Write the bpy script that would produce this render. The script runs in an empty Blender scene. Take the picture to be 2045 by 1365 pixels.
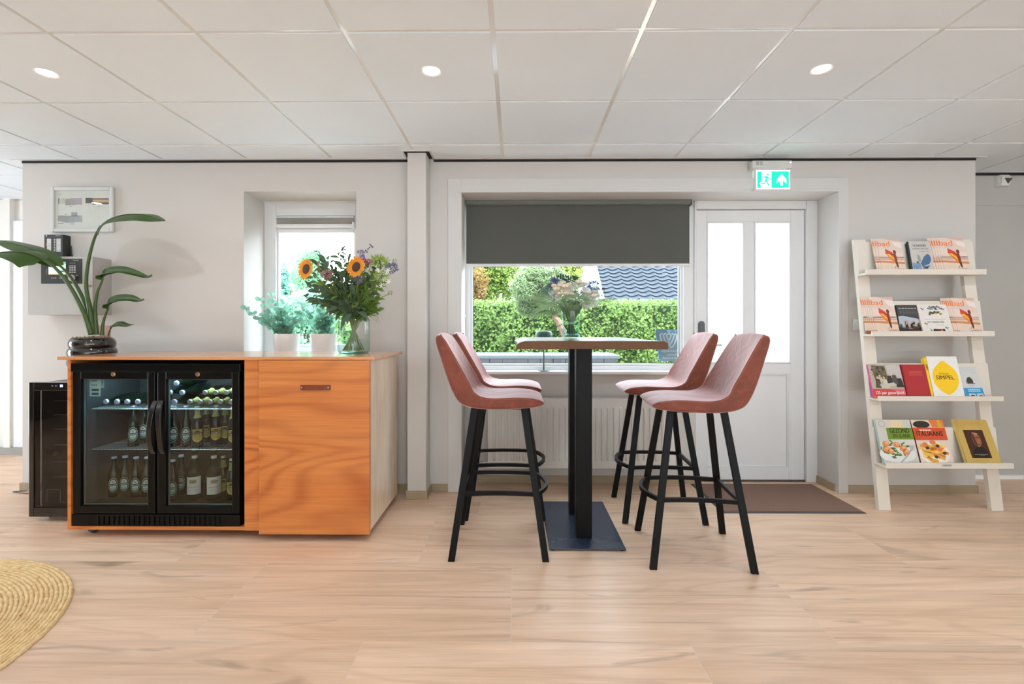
import bpy, bmesh, math, random
from mathutils import Vector, Matrix
SC = bpy.context.scene
COL = SC.collection
PI = math.pi
F = 17.0/36*2045          # focal length in px
YAW = 0.0088
EYE = 1.155
HOR = 655.0

# ---------------------------------------------------------------- camera
cd = bpy.data.cameras.new('camera')
cam = bpy.data.objects.new('camera', cd); COL.objects.link(cam)
cam.location = (0, 0, EYE)
cam.rotation_euler = (PI/2, 0, YAW)
cd.lens = 17.0; cd.sensor_width = 36.0; cd.sensor_fit = 'HORIZONTAL'
cd.shift_y = (HOR-682.5)/2045
cd.clip_start = 0.05; cd.clip_end = 200
SC.camera = cam

# ---------------------------------------------------------------- view, world, sun
vs = SC.view_settings
vs.view_transform = 'Standard'; vs.look = 'None'; vs.exposure = 0.0; vs.gamma = 1.0
vs.use_curve_mapping = False
SKY_STRENGTH = 12.0
SUN_STRENGTH = 17.0
LAMP_W = 6.0
LAMP_COL = (0.90, 0.955, 1.0)
w = bpy.data.worlds.new('sky'); SC.world = w; w.use_nodes = True
bg = w.node_tree.nodes['Background']
bg.inputs['Color'].default_value = (0.80, 0.91, 1.0, 1)
bg.inputs['Strength'].default_value = SKY_STRENGTH
sl = bpy.data.lights.new('sun', 'SUN'); sl.energy = SUN_STRENGTH; sl.angle = 0.01; sl.color = (1.0, 0.95, 0.86)
so = bpy.data.objects.new('sun', sl); COL.objects.link(so)
so.rotation_euler = Vector((-0.28, 0.55, -1.05)).to_track_quat('-Z', 'Y').to_euler()
SC.cycles.use_denoising = True
SC.cycles.max_bounces = 10; SC.cycles.diffuse_bounces = 5; SC.cycles.transparent_max_bounces = 24
SC.cycles.sample_clamp_indirect = 4.0
SC.cycles.caustics_reflective = False; SC.cycles.caustics_refractive = False

def at(px, py, Y):
    """point on the plane Y (metres from the camera wall-wards) seen at pixel px, py"""
    u = (px-1022.5)/F; v = (HOR-py)/F
    d = Y/(u*math.sin(YAW)+math.cos(YAW))
    return Vector((u*d*math.cos(YAW)-d*math.sin(YAW), Y, EYE+v*d))
def X(px, Y): return at(px, HOR, Y).x
def Z(py, Y, px=1022): return at(px, py, Y).z

# ---------------------------------------------------------------- materials
def S(r, g, b):
    f = lambda c: (c/255/12.92 if c/255 <= 0.04045 else ((c/255+0.055)/1.055)**2.4)
    return (f(r), f(g), f(b), 1.0)
MATS = {}
def _new(name):
    m = bpy.data.materials.new(name); m.use_nodes = True
    nt = m.node_tree
    return m, nt, nt.nodes, nt.links, nt.nodes['Principled BSDF']
def N(nt, t, **kw):
    n = nt.nodes.new(t)
    for k, v in kw.items():
        if k.startswith('i_'):
            key = k[2:].replace('_', ' ')
            n.inputs[int(key) if key.isdigit() else key].default_value = v
        else: setattr(n, k, v)
    return n
def M(name, col, rough=0.5, metal=0.0, var=0.06, scale=8.0, bump=0.0, bscale=60.0, spec=0.5, coat=0.0, sheen=0.0, emit=None, es=0.0, aniso=None, transl=0.0):
    """one procedural material: base colour broken up a little by noise"""
    key = name
    if key in MATS: return MATS[key]
    m, nt, nodes, L, b = _new(name)
    tc = N(nt, 'ShaderNodeTexCoord')
    mp = N(nt, 'ShaderNodeMapping'); mp.inputs['Scale'].default_value = aniso or (1, 1, 1)
    L.new(tc.outputs['Object'], mp.inputs['Vector'])
    nz = N(nt, 'ShaderNodeTexNoise', i_Scale=scale, i_Detail=4.0)
    L.new(mp.outputs[0], nz.inputs['Vector'])
    mr = N(nt, 'ShaderNodeMapRange', i_1=0.25, i_2=0.75, i_3=1-var, i_4=1+var)
    L.new(nz.outputs[0], mr.inputs[0])
    mx = N(nt, 'ShaderNodeMix', data_type='RGBA', blend_type='MULTIPLY'); mx.inputs[0].default_value = 1.0
    mx.inputs[6].default_value = col
    L.new(mr.outputs[0], mx.inputs[7])
    L.new(mx.outputs[2], b.inputs['Base Color'])
    b.inputs['Roughness'].default_value = rough; b.inputs['Metallic'].default_value = metal
    b.inputs['Specular IOR Level'].default_value = spec; b.inputs['Coat Weight'].default_value = coat
    b.inputs['Coat Roughness'].default_value = 0.08
    if sheen:
        b.inputs['Sheen Weight'].default_value = sheen; b.inputs['Sheen Roughness'].default_value = 0.35
        b.inputs['Sheen Tint'].default_value = (1, .86, .90, 1)
    if emit:
        b.inputs['Emission Color'].default_value = emit; b.inputs['Emission Strength'].default_value = es
    if bump:
        n2 = N(nt, 'ShaderNodeTexNoise', i_Scale=bscale, i_Detail=3.0); L.new(mp.outputs[0], n2.inputs['Vector'])
        bp = N(nt, 'ShaderNodeBump', i_Strength=bump, i_Distance=0.01); L.new(n2.outputs[0], bp.inputs['Height'])
        L.new(bp.outputs[0], b.inputs['Normal'])
    if transl:
        t = N(nt, 'ShaderNodeBsdfTranslucent'); L.new(mx.outputs[2], t.inputs['Color'])
        ms = N(nt, 'ShaderNodeMixShader', i_0=transl)
        L.new(b.outputs[0], ms.inputs[1]); L.new(t.outputs[0], ms.inputs[2])
        L.new(ms.outputs[0], nodes['Material Output'].inputs[0])
    MATS[key] = m
    return m
def ink(r, g, b, rough=0.45):
    return M('print_%d_%d_%d' % (r, g, b), S(r, g, b), rough, var=0.03, scale=40, spec=0.3)
def clear_glass(name, tint=(0.97, 0.985, 0.98, 1), ior=1.45, gain=1.0, rough=0.0, edge=0.0, edgecol=(0.6, 0.85, 0.8, 1)):
    if name in MATS: return MATS[name]
    m, nt, nodes, L, b = _new(name); nodes.remove(b)
    tr = N(nt, 'ShaderNodeBsdfTransparent'); tr.inputs[0].default_value = tint
    gl = N(nt, 'ShaderNodeBsdfGlossy', i_Roughness=rough)
    fr = N(nt, 'ShaderNodeFresnel', i_IOR=ior)
    ge = N(nt, 'ShaderNodeNewGeometry'); sb = N(nt, 'ShaderNodeMath', operation='SUBTRACT', i_0=1.0); L.new(ge.outputs['Backfacing'], sb.inputs[1])
    m0 = N(nt, 'ShaderNodeMath', operation='MULTIPLY'); L.new(fr.outputs[0], m0.inputs[0]); L.new(sb.outputs[0], m0.inputs[1])
    mt = N(nt, 'ShaderNodeMath', operation='MULTIPLY', i_1=gain); L.new(m0.outputs[0], mt.inputs[0])
    ms = N(nt, 'ShaderNodeMixShader'); L.new(mt.outputs[0], ms.inputs[0]); L.new(tr.outputs[0], ms.inputs[1]); L.new(gl.outputs[0], ms.inputs[2])
    if edge:
        lw = N(nt, 'ShaderNodeLayerWeight', i_Blend=0.35)
        mx = N(nt, 'ShaderNodeMix', data_type='RGBA'); mx.inputs[6].default_value = tint; mx.inputs[7].default_value = edgecol
        pw = N(nt, 'ShaderNodeMath', operation='POWER', i_1=edge); L.new(lw.outputs['Facing'], pw.inputs[0])
        L.new(pw.outputs[0], mx.inputs[0]); L.new(mx.outputs[2], tr.inputs[0])
    L.new(ms.outputs[0], nodes['Material Output'].inputs[0])
    MATS[name] = m
    return m
def frosted_glass(name):
    m, nt, nodes, L, b = _new(name)
    b.inputs['Base Color'].default_value = (0.9, 0.93, 0.95, 1); b.inputs['Roughness'].default_value = 0.35
    t = N(nt, 'ShaderNodeBsdfTranslucent'); t.inputs[0].default_value = (0.97, 0.98, 1, 1)
    tr = N(nt, 'ShaderNodeBsdfTransparent')
    m0 = N(nt, 'ShaderNodeMixShader', i_0=0.12); L.new(t.outputs[0], m0.inputs[1]); L.new(tr.outputs[0], m0.inputs[2])
    nz = N(nt, 'ShaderNodeTexNoise', i_Scale=400.0)
    bp = N(nt, 'ShaderNodeBump', i_Strength=0.05); L.new(nz.outputs[0], bp.inputs['Height']); L.new(bp.outputs[0], b.inputs['Normal'])
    ms = N(nt, 'ShaderNodeMixShader', i_0=0.86)
    L.new(b.outputs[0], ms.inputs[1]); L.new(m0.outputs[0], ms.inputs[2]); L.new(ms.outputs[0], nodes['Material Output'].inputs[0])
    return m
def wood(name, c1, c2, c3, rough=0.4, coords=(0.8, 1.0, 2.4), freq=26.0, fib=(3, 60, 160), coat=0.0, amt=0.6, spec=0.5):
    """plywood / veneer: contour lines of a stretched noise make cathedral grain"""
    m, nt, nodes, L, b = _new(name)
    tc = N(nt, 'ShaderNodeTexCoord')
    mp = N(nt, 'ShaderNodeMapping'); mp.inputs['Scale'].default_value = coords; L.new(tc.outputs['Object'], mp.inputs['Vector'])
    nz = N(nt, 'ShaderNodeTexNoise', i_Scale=1.1, i_Detail=1.5, i_Roughness=0.35, i_Distortion=0.3); L.new(mp.outputs[0], nz.inputs['Vector'])
    a = N(nt, 'ShaderNodeMath', operation='MULTIPLY', i_1=freq); L.new(nz.outputs[0], a.inputs[0])
    s = N(nt, 'ShaderNodeMath', operation='SINE'); L.new(a.outputs[0], s.inputs[0])
    r = N(nt, 'ShaderNodeMapRange', i_1=-1.0, i_2=1.0); L.new(s.outputs[0], r.inputs[0])
    p = N(nt, 'ShaderNodeMath', operation='POWER', i_1=2.2); L.new(r.outputs[0], p.inputs[0])
    mp2 = N(nt, 'ShaderNodeMapping'); mp2.inputs['Scale'].default_value = fib; L.new(tc.outputs['Object'], mp2.inputs['Vector'])
    n2 = N(nt, 'ShaderNodeTexNoise', i_Scale=1.0, i_Detail=4.0); L.new(mp2.outputs[0], n2.inputs['Vector'])
    n3 = N(nt, 'ShaderNodeTexNoise', i_Scale=2.2, i_Detail=3.0); L.new(mp.outputs[0], n3.inputs['Vector'])
    k = N(nt, 'ShaderNodeMath', operation='MULTIPLY', i_1=amt); L.new(p.outputs[0], k.inputs[0])
    m1 = N(nt, 'ShaderNodeMix', data_type='RGBA'); m1.inputs[6].default_value = c1; m1.inputs[7].default_value = c2; L.new(k.outputs[0], m1.inputs[0])
    r3 = N(nt, 'ShaderNodeMapRange', i_1=0.4, i_2=0.75, i_3=0.0, i_4=0.7); L.new(n3.outputs[0], r3.inputs[0])
    m2 = N(nt, 'ShaderNodeMix', data_type='RGBA'); m2.inputs[7].default_value = c3; L.new(m1.outputs[2], m2.inputs[6]); L.new(r3.outputs[0], m2.inputs[0])
    r2 = N(nt, 'ShaderNodeMapRange', i_1=0.3, i_2=0.7, i_3=0.90, i_4=1.07); L.new(n2.outputs[0], r2.inputs[0])
    m3 = N(nt, 'ShaderNodeMix', data_type='RGBA', blend_type='MULTIPLY'); m3.inputs[0].default_value = 1; L.new(m2.outputs[2], m3.inputs[6]); L.new(r2.outputs[0], m3.inputs[7])
    L.new(m3.outputs[2], b.inputs['Base Color'])
    b.inputs['Roughness'].default_value = rough; b.inputs['Coat Weight'].default_value = coat; b.inputs['Coat Roughness'].default_value = 0.12; b.inputs['Specular IOR Level'].default_value = spec
    bp = N(nt, 'ShaderNodeBump', i_Strength=0.08, i_Distance=0.004); L.new(n2.outputs[0], bp.inputs['Height']); L.new(bp.outputs[0], b.inputs['Normal'])
    MATS[name] = m
    return m

# ---------------------------------------------------------------- mesh builder
class MB:
    def __init__(s): s.v = []; s.f = []; s.m = []; s.cur = 0
    def mat(s, i): s.cur = i; return s
    def add(s, vs, fs):
        o = len(s.v); s.v += [tuple(p) for p in vs]
        for f in fs: s.f.append(tuple(o+i for i in f)); s.m.append(s.cur)
        return s
    def box(s, x0, x1, y0, y1, z0, z1):
        return s.add([(x0,y0,z0),(x1,y0,z0),(x1,y1,z0),(x0,y1,z0),(x0,y0,z1),(x1,y0,z1),(x1,y1,z1),(x0,y1,z1)],
                     [(0,3,2,1),(4,5,6,7),(0,1,5,4),(1,2,6,5),(2,3,7,6),(3,0,4,7)])
    def beam(s, p, q, w, h, side=None):
        p = Vector(p); q = Vector(q); t = (q-p).normalized()
        a = Vector(side) if side else (Vector((0,0,1)).cross(t) if abs(t.z) < 0.95 else Vector((1,0,0)))
        a = (a - t*a.dot(t)).normalized(); b = t.cross(a)
        a *= w/2; b *= h/2
        return s.add([p-a-b,p+a-b,p+a+b,p-a+b,q-a-b,q+a-b,q+a+b,q-a+b],
                     [(0,3,2,1),(4,5,6,7),(0,1,5,4),(1,2,6,5),(2,3,7,6),(3,0,4,7)])
    def strip(s, pts, w, h, side):
        """one bar of rectangular section swept along points"""
        pts = [Vector(p) for p in pts]; k = len(pts); vs = []
        for i, p in enumerate(pts):
            t = (pts[min(i+1, k-1)]-pts[max(i-1, 0)]).normalized(); a = Vector(side); a = (a-t*a.dot(t)).normalized(); b = t.cross(a)
            a = a*w/2; b = b*h/2; vs += [p-a-b, p+a-b, p+a+b, p-a+b]
        fs = [(i*4+j, i*4+(j+1) % 4, i*4+4+(j+1) % 4, i*4+4+j) for i in range(k-1) for j in range(4)]
        return s.add(vs, fs+[(0, 1, 2, 3), (k*4-1, k*4-2, k*4-3, k*4-4)])
    def leg(s, p, q, wx, wy):
        """slanted bar with horizontal cut ends, section wx by wy"""
        vs = []
        for c in (p, q):
            for dx, dy in ((-1,-1),(1,-1),(1,1),(-1,1)): vs.append((c[0]+dx*wx/2, c[1]+dy*wy/2, c[2]))
        return s.add(vs, [(0,3,2,1),(4,5,6,7),(0,1,5,4),(1,2,6,5),(2,3,7,6),(3,0,4,7)])
    def tube(s, pts, r, n=8, caps=True, closed=False):
        pts = [Vector(p) for p in pts]; k = len(pts)
        rs = r if isinstance(r, (list, tuple)) else [r]*k
        up = None; vs = []
        for i, p in enumerate(pts):
            a = pts[(i-1) % k] if (i > 0 or closed) else p
            b = pts[(i+1) % k] if (i < k-1 or closed) else p
            t = (b-a).normalized()
            if up is None: up = Vector((0,0,1)) if abs(t.z) < 0.9 else Vector((1,0,0))
            e = (up - t*up.dot(t)).normalized(); g = t.cross(e); up = e
            for j in range(n):
                an = 2*PI*j/n
                vs.append(p + (e*math.cos(an)+g*math.sin(an))*rs[i])
        fs = []
        for i in range(k if closed else k-1):
            for j in range(n):
                i2 = (i+1) % k
                fs.append((i*n+j, i*n+(j+1) % n, i2*n+(j+1) % n, i2*n+j))
        if caps and not closed:
            fs.append(tuple(reversed(range(n)))); fs.append(tuple(range((k-1)*n, k*n)))
        return s.add(vs, fs)
    def lathe(s, prof, n=24, c=(0,0,0), axis='z', rib=0.0, ribs=0):
        vs = []; fs = []; idx = []
        for r, z in prof:
            if r < 1e-6:
                idx.append([len(vs)]*n); vs.append((0,0,z))
            else:
                row = []
                for j in range(n):
                    a = 2*PI*j/n; rr = r*(1+rib*math.cos(ribs*a)) if ribs else r
                    row.append(len(vs)); vs.append((rr*math.cos(a), rr*math.sin(a), z))
                idx.append(row)
        for i in range(len(prof)-1):
            A, B = idx[i], idx[i+1]
            for j in range(n):
                q = [A[j], A[(j+1) % n], B[(j+1) % n], B[j]]
                q2 = [x for k2, x in enumerate(q) if x not in q[:k2]]
                if len(q2) >= 3: fs.append(tuple(q2))
        if axis == 'y': vs = [(x, -z, y) for x, y, z in vs]
        if axis == 'x': vs = [(z, y, -x) for x, y, z in vs]
        vs = [(x+c[0], y+c[1], z+c[2]) for x, y, z in vs]
        return s.add(vs, fs)
    def ball(s, c, r, nu=12, nv=8, sc=(1,1,1)):
        prof = [(math.sin(PI*i/nv), -math.cos(PI*i/nv)) for i in range(nv+1)]
        prof[0] = (0, -1); prof[-1] = (0, 1)
        o = MB(); o.lathe(prof, nu)
        return s.add([(c[0]+x*r*sc[0], c[1]+y*r*sc[1], c[2]+z*r*sc[2]) for x, y, z in o.v], o.f)
    def prism(s, poly, axis, a0, a1):
        """extrude a 2-D polygon along an axis: x -> (y,z), y -> (x,z), z -> (x,y)"""
        k = len(poly)
        mk = {'x': lambda p, a: (a, p[0], p[1]), 'y': lambda p, a: (p[0], a, p[1]), 'z': lambda p, a: (p[0], p[1], a)}[axis]
        vs = [mk(p, a0) for p in poly]+[mk(p, a1) for p in poly]
        fs = [tuple(range(k)), tuple(range(2*k-1, k-1, -1))]+[(i, i+k, (i+1) % k+k, (i+1) % k) for i in range(k)]
        return s.add(vs, fs)
    def ring(s, x0, x1, z0, z1, wl, wr, wb, wt, y0, y1):
        """rectangular frame in the xz plane with member widths, from y0 to y1"""
        s.box(x0, x0+wl, y0, y1, z0, z1); s.box(x1-wr, x1, y0, y1, z0, z1)
        s.box(x0+wl, x1-wr, y0, y1, z0, z0+wb); s.box(x0+wl, x1-wr, y0, y1, z1-wt, z1)
        return s
    def blade(s, mid, half, side, droop=0.25, nseg=None, fold=0.0):
        """a leaf: midrib points, half width per point, side vectors (one or per point)"""
        k = len(mid); vs = []
        for i in range(k):
            p = Vector(mid[i]); sd = Vector(side[i] if isinstance(side, list) else side).normalized()
            t = (Vector(mid[min(i+1, k-1)])-Vector(mid[max(i-1, 0)])).normalized()
            sd = (sd - t*sd.dot(t)).normalized(); nn = sd.cross(t)
            if nn.z < 0: nn = -nn
            h = half[i]
            for q in (-1, -0.5, 0, 0.5, 1):
                vs.append(p + sd*(q*h) + nn*(-droop*h*abs(q)**1.5 + fold*h*abs(q)))
        fs = [(i*5+j, i*5+j+1, i*5+j+6, i*5+j+5) for i in range(k-1) for j in range(4)]
        return s.add(vs, fs)
    def leafq(s, c, t, sd, l, wd):
        """small leaf, four corners plus a fold"""
        c = Vector(c); t = Vector(t)*l; sd = Vector(sd)*wd
        n = t.cross(sd); n = n.normalized()*wd*0.35 if n.length > 1e-9 else Vector((0,0,0))
        return s.add([c, c+t*0.45-sd*0.5+n, c+t, c+t*0.45+sd*0.5+n], [(0,1,2),(0,2,3)])
    def xf(s, mtx):
        s.v = [tuple(mtx @ Vector(p)) for p in s.v]; return s
    def merge(s, o):
        k = len(s.v); s.v += o.v; s.f += [tuple(i+k for i in f) for f in o.f]; s.m += o.m; return s

ORG = {}
def build(mb, name, mats, parent=None, org=None, smooth=False, bevel=0.0, sub=0, angle=38, normals=True, segs=2):
    if not isinstance(mats, (list, tuple)): mats = [mats]
    o0 = Vector(ORG[parent.name]) if parent is not None else Vector(org or (0,0,0))
    me = bpy.data.meshes.new(name)
    me.from_pydata([(p[0]-o0.x, p[1]-o0.y, p[2]-o0.z) for p in mb.v], [], mb.f)
    for m in mats: me.materials.append(m)
    me.polygons.foreach_set('material_index', mb.m)
    if normals:
        b = bmesh.new(); b.from_mesh(me); bmesh.ops.recalc_face_normals(b, faces=b.faces); b.to_mesh(me); b.free()
    if smooth:
        me.polygons.foreach_set('use_smooth', [True]*len(me.polygons))
        if angle < 180: me.set_sharp_from_angle(angle=math.radians(angle))
    me.update()
    o = bpy.data.objects.new(name, me); COL.objects.link(o)
    if parent is not None: o.parent = parent
    else: o.location = o0
    ORG[o.name] = o0
    if bevel:
        md = o.modifiers.new('bevel', 'BEVEL'); md.width = bevel; md.segments = segs; md.limit_method = 'ANGLE'; md.angle_limit = math.radians(35)
    if sub:
        md = o.modifiers.new('subdivision', 'SUBSURF'); md.levels = sub; md.render_levels = sub
    return o
def thing(name, label, cat, loc=(0,0,0), group=None, rot=None):
    o = bpy.data.objects.new(name, None); COL.objects.link(o); o.empty_display_size = 0.05
    o.location = loc; ORG[o.name] = Vector(loc)
    if rot: o.rotation_euler = rot
    return tag(o, label, cat, group)
def tag(o, label, cat, group=None):
    o['label'] = label; o['category'] = cat
    if group: o['group'] = group
    return o
def struct(o, label=None):
    o['kind'] = 'structure'
    if label: o['label'] = label
    return o
def sempty(name, loc=(0,0,0)):
    o = bpy.data.objects.new(name, None); COL.objects.link(o); o.location = loc; ORG[o.name] = Vector(loc)
    return struct(o)
def dup(o, loc=None, rot=None, label=None, group=None, parent=None):
    c = o.copy(); COL.objects.link(c)
    if parent is not None: c.parent = parent
    if loc is not None: c.location = loc
    if rot is not None: c.rotation_euler = rot
    if label: c['label'] = label
    if group: c['group'] = group
    for ch in [x for x in o.children]: dup(ch, parent=c)
    return c

# flat printed artwork: 2-D shapes with a colour each, laid on a surface through a mapping
_TXT = {}
def text2d(body, size=1.0, bold=0.0):
    k = (body, bold)
    if k not in _TXT:
        c = bpy.data.curves.new('t', 'FONT'); c.body = body; c.size = 1.0; c.align_x = 'CENTER'; c.align_y = 'CENTER'; c.offset = bold; c.resolution_u = 3
        o = bpy.data.objects.new('t', c); COL.objects.link(o)
        me = bpy.data.meshes.new_from_object(o)
        _TXT[k] = ([(v.co.x, v.co.y) for v in me.vertices], [tuple(p.vertices) for p in me.polygons])
        bpy.data.objects.remove(o); bpy.data.curves.remove(c); bpy.data.meshes.remove(me)
    vs, fs = _TXT[k]
    return [(x*size, y*size) for x, y in vs], fs
class Art:
    def __init__(s): s.sh = []
    def poly(s, pts, col, layer=1): s.sh.append((pts, [tuple(range(len(pts)))], col, layer)); return s
    def rect(s, x0, x1, y0, y1, col, layer=1): return s.poly([(x0,y0),(x1,y0),(x1,y1),(x0,y1)], col, layer)
    def oval(s, cx, cy, rx, ry, col, layer=1, n=20, a0=0, a1=2*PI, rot=0):
        full = abs(a1-a0-2*PI) < 1e-6
        pts = []
        for i in range(n if full else n+1):
            a = a0+(a1-a0)*i/n; x = rx*math.cos(a); y = ry*math.sin(a)
            pts.append((cx+x*math.cos(rot)-y*math.sin(rot), cy+x*math.sin(rot)+y*math.cos(rot)))
        return s.poly(pts, col, layer)
    def arc(s, cx, cy, rx, ry, wd, col, layer=1, a0=0, a1=2*PI, n=20):
        o = [(cx+rx*math.cos(a0+(a1-a0)*i/n), cy+ry*math.sin(a0+(a1-a0)*i/n)) for i in range(n+1)]
        i_ = [(cx+(rx-wd)*math.cos(a0+(a1-a0)*i/n), cy+(ry-wd)*math.sin(a0+(a1-a0)*i/n)) for i in range(n+1)]
        s.sh.append((o+i_, [(i, i+1, n+2+i, n+1+i) for i in range(n)], col, layer)); return s
    def line(s, pts, wd, col, layer=1):
        for a, b in zip(pts, pts[1:]):
            a = Vector(a); b = Vector(b); t = (b-a).normalized()*0.5; nn = Vector((-t.y, t.x))*wd
            s.poly([a-nn-t*wd*.3, b-nn+t*wd*.3, b+nn+t*wd*.3, a+nn-t*wd*.3], col, layer)
        return s
    def text(s, body, cx, cy, size, col, layer=2, bold=0.0, width=None, flip=False, slant=0.0):
        if bold:
            for k, dx in enumerate((-bold, bold)): s.text(body, cx+dx*size, cy, size, col, layer+.15*(k+1), 0, width, flip, slant)
        vs, fs = text2d(body, size, 0)
        if width:
            w0 = max(x for x, _ in vs)-min(x for x, _ in vs); k = width/w0
            vs = [(x*k, y) for x, y in vs]
        if flip: vs = [(-x, y) for x, y in vs]
        s.sh.append(([(x+cx+slant*y, y+cy) for x, y in vs], fs, col, layer)); return s
    def build(s, name, parent, fn, eps=0.0003, cuts=None):
        """fn(u, v, off) -> 3-D point"""
        mb = MB(); mats = []; ix = {}
        for pts, fs, col, layer in s.sh:
            if isinstance(col, tuple):
                if col not in ix: ix[col] = len(mats); mats.append(ink(*col))
                k = ix[col]
            else:
                if col.name not in ix: ix[col.name] = len(mats); mats.append(col)
                k = ix[col.name]
            mb.cur = k
            if cuts:
                b = bmesh.new(); vv = [b.verts.new((p[0], p[1], 0)) for p in pts]
                for f in fs: b.faces.new([vv[i] for i in f])
                for c in cuts: bmesh.ops.bisect_plane(b, geom=b.verts[:]+b.edges[:]+b.faces[:], plane_co=(c, 0, 0), plane_no=(1, 0, 0))
                b.verts.index_update(); pts = [(v.co.x, v.co.y) for v in b.verts]; fs = [tuple(v.index for v in f.verts) for f in b.faces]; b.free()
            mb.add([fn(p[0], p[1], eps*(layer+1)) for p in pts], fs)
        return build(mb, name, mats, parent, normals=False)
# ---------------------------------------------------------------- shared materials
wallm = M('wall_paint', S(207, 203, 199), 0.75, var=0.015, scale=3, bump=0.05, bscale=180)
whitep = M('white_paint', S(234, 236, 238), 0.35, var=0.012, scale=5)
upvc = M('white_upvc', S(228, 230, 232), 0.28, var=0.012, scale=5)
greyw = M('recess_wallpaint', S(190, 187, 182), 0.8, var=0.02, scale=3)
tilem = M('ceiling_tile', S(234, 244, 252), 0.85, var=0.02, scale=2, bump=0.04, bscale=250)
teem = M('ceiling_tee', S(236, 236, 235), 0.25, var=0.01, coat=1.0)
black = M('black_and_gap_shade', S(26, 25, 24), 0.8)  # black for small parts and for the painted shade of the ceiling gap
skirt = M('skirting_taupe', S(164, 146, 120), 0.5, var=0.08, scale=6, aniso=(1, 1, 6))
blk_metal = M('black_powder_coat', S(15, 15, 15), 0.42, var=0.1, scale=40, bump=0.03, bscale=400, spec=0.15)
chrome = M('brushed_steel', S(190, 188, 184), 0.3, metal=1.0, var=0.05, scale=30)
pane = clear_glass('window_glass', gain=0.3)
CEIL = 2.347; WY = 3.42; WB = 3.75
XL, XR = X(45, WY), X(1948, WY)

# ---------------------------------------------------------------- floor: large plank-look tiles
def floor_material():
    m, nt, nodes, L, b = _new('floor_tile_wood')
    geo = N(nt, 'ShaderNodeNewGeometry'); at_ = N(nt, 'ShaderNodeAttribute', attribute_name='tile')
    sep = N(nt, 'ShaderNodeSeparateColor'); L.new(at_.outputs['Color'], sep.inputs[0])
    off = N(nt, 'ShaderNodeVectorMath', operation='SCALE'); off.inputs['Scale'].default_value = 37.0
    L.new(at_.outputs['Vector'], off.inputs[0])
    pos = N(nt, 'ShaderNodeVectorMath', operation='ADD'); L.new(geo.outputs['Position'], pos.inputs[0]); L.new(off.outputs[0], pos.inputs[1])
    def tex(sc, scale, det, dist=0.0, rough=0.5):
        mp = N(nt, 'ShaderNodeMapping'); mp.inputs['Scale'].default_value = sc; L.new(pos.outputs[0], mp.inputs['Vector'])
        n = N(nt, 'ShaderNodeTexNoise', i_Scale=scale, i_Detail=det, i_Distortion=dist, i_Roughness=rough); L.new(mp.outputs[0], n.inputs['Vector']); return n
    def rng(src, a, c, d, e):
        r = N(nt, 'ShaderNodeMapRange', i_1=a, i_2=c, i_3=d, i_4=e); L.new(src, r.inputs[0]); return r.outputs[0]
    def mix(fac, A, B, mode='MIX'):
        x = N(nt, 'ShaderNodeMix', data_type='RGBA', blend_type=mode)
        for sock, v in ((0, fac), (6, A), (7, B)):
            if isinstance(v, (int, float)): x.inputs[sock].default_value = v
            elif isinstance(v, tuple): x.inputs[sock].default_value = v
            else: L.new(v, x.inputs[sock])
        return x.outputs[2]
    broad = tex((0.45, 4.0, 1), 1.6, 3.0, 0.6)
    streak = tex((0.5, 20.0, 1), 1.5, 6.0, 0.5, 0.6)
    fibre = tex((2.5, 70.0, 1), 2.0, 3.0)
    cath = tex((0.5, 3.2, 1), 1.2, 1.0, 0.4)
    sn = N(nt, 'ShaderNodeMath', operation='MULTIPLY', i_1=60.0); L.new(cath.outputs[0], sn.inputs[0])
    s2 = N(nt, 'ShaderNodeMath', operation='SINE'); L.new(sn.outputs[0], s2.inputs[0])
    kn = tex((1.2, 5.0, 1), 1.6, 3.0, 0.8)
    c = mix(rng(broad.outputs[0], 0.3, 0.7, 0, 1), S(228, 196, 168), S(212, 177, 147))
    c = mix(rng(streak.outputs[0], 0.54, 0.76, 0, 0.6), c, S(164, 126, 98))
    c = mix(rng(streak.outputs[0], 0.46, 0.24, 0, 0.35), c, S(242, 220, 202))
    c = mix(rng(s2.outputs[0], 0.2, 1.0, 0, 0.14), c, S(140, 104, 80))
    c = mix(rng(kn.outputs[0], 0.64, 0.76, 0, 0.62), c, S(112, 88, 70))
    c = mix(1.0, c, rng(fibre.outputs[0], 0.3, 0.7, 0.93, 1.05), 'MULTIPLY')
    c = mix(1.0, c, rng(sep.outputs[0], 0, 1, 0.90, 1.07), 'MULTIPLY')
    L.new(c, b.inputs['Base Color'])
    L.new(rng(streak.outputs[0], 0.3, 0.7, 0.34, 0.42), b.inputs['Roughness'])
    b.inputs['Specular IOR Level'].default_value = 0.5
    bp = N(nt, 'ShaderNodeBump', i_Strength=0.05, i_Distance=0.003); L.new(fibre.outputs[0], bp.inputs['Height']); L.new(bp.outputs[0], b.inputs['Normal'])
    return m
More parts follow.
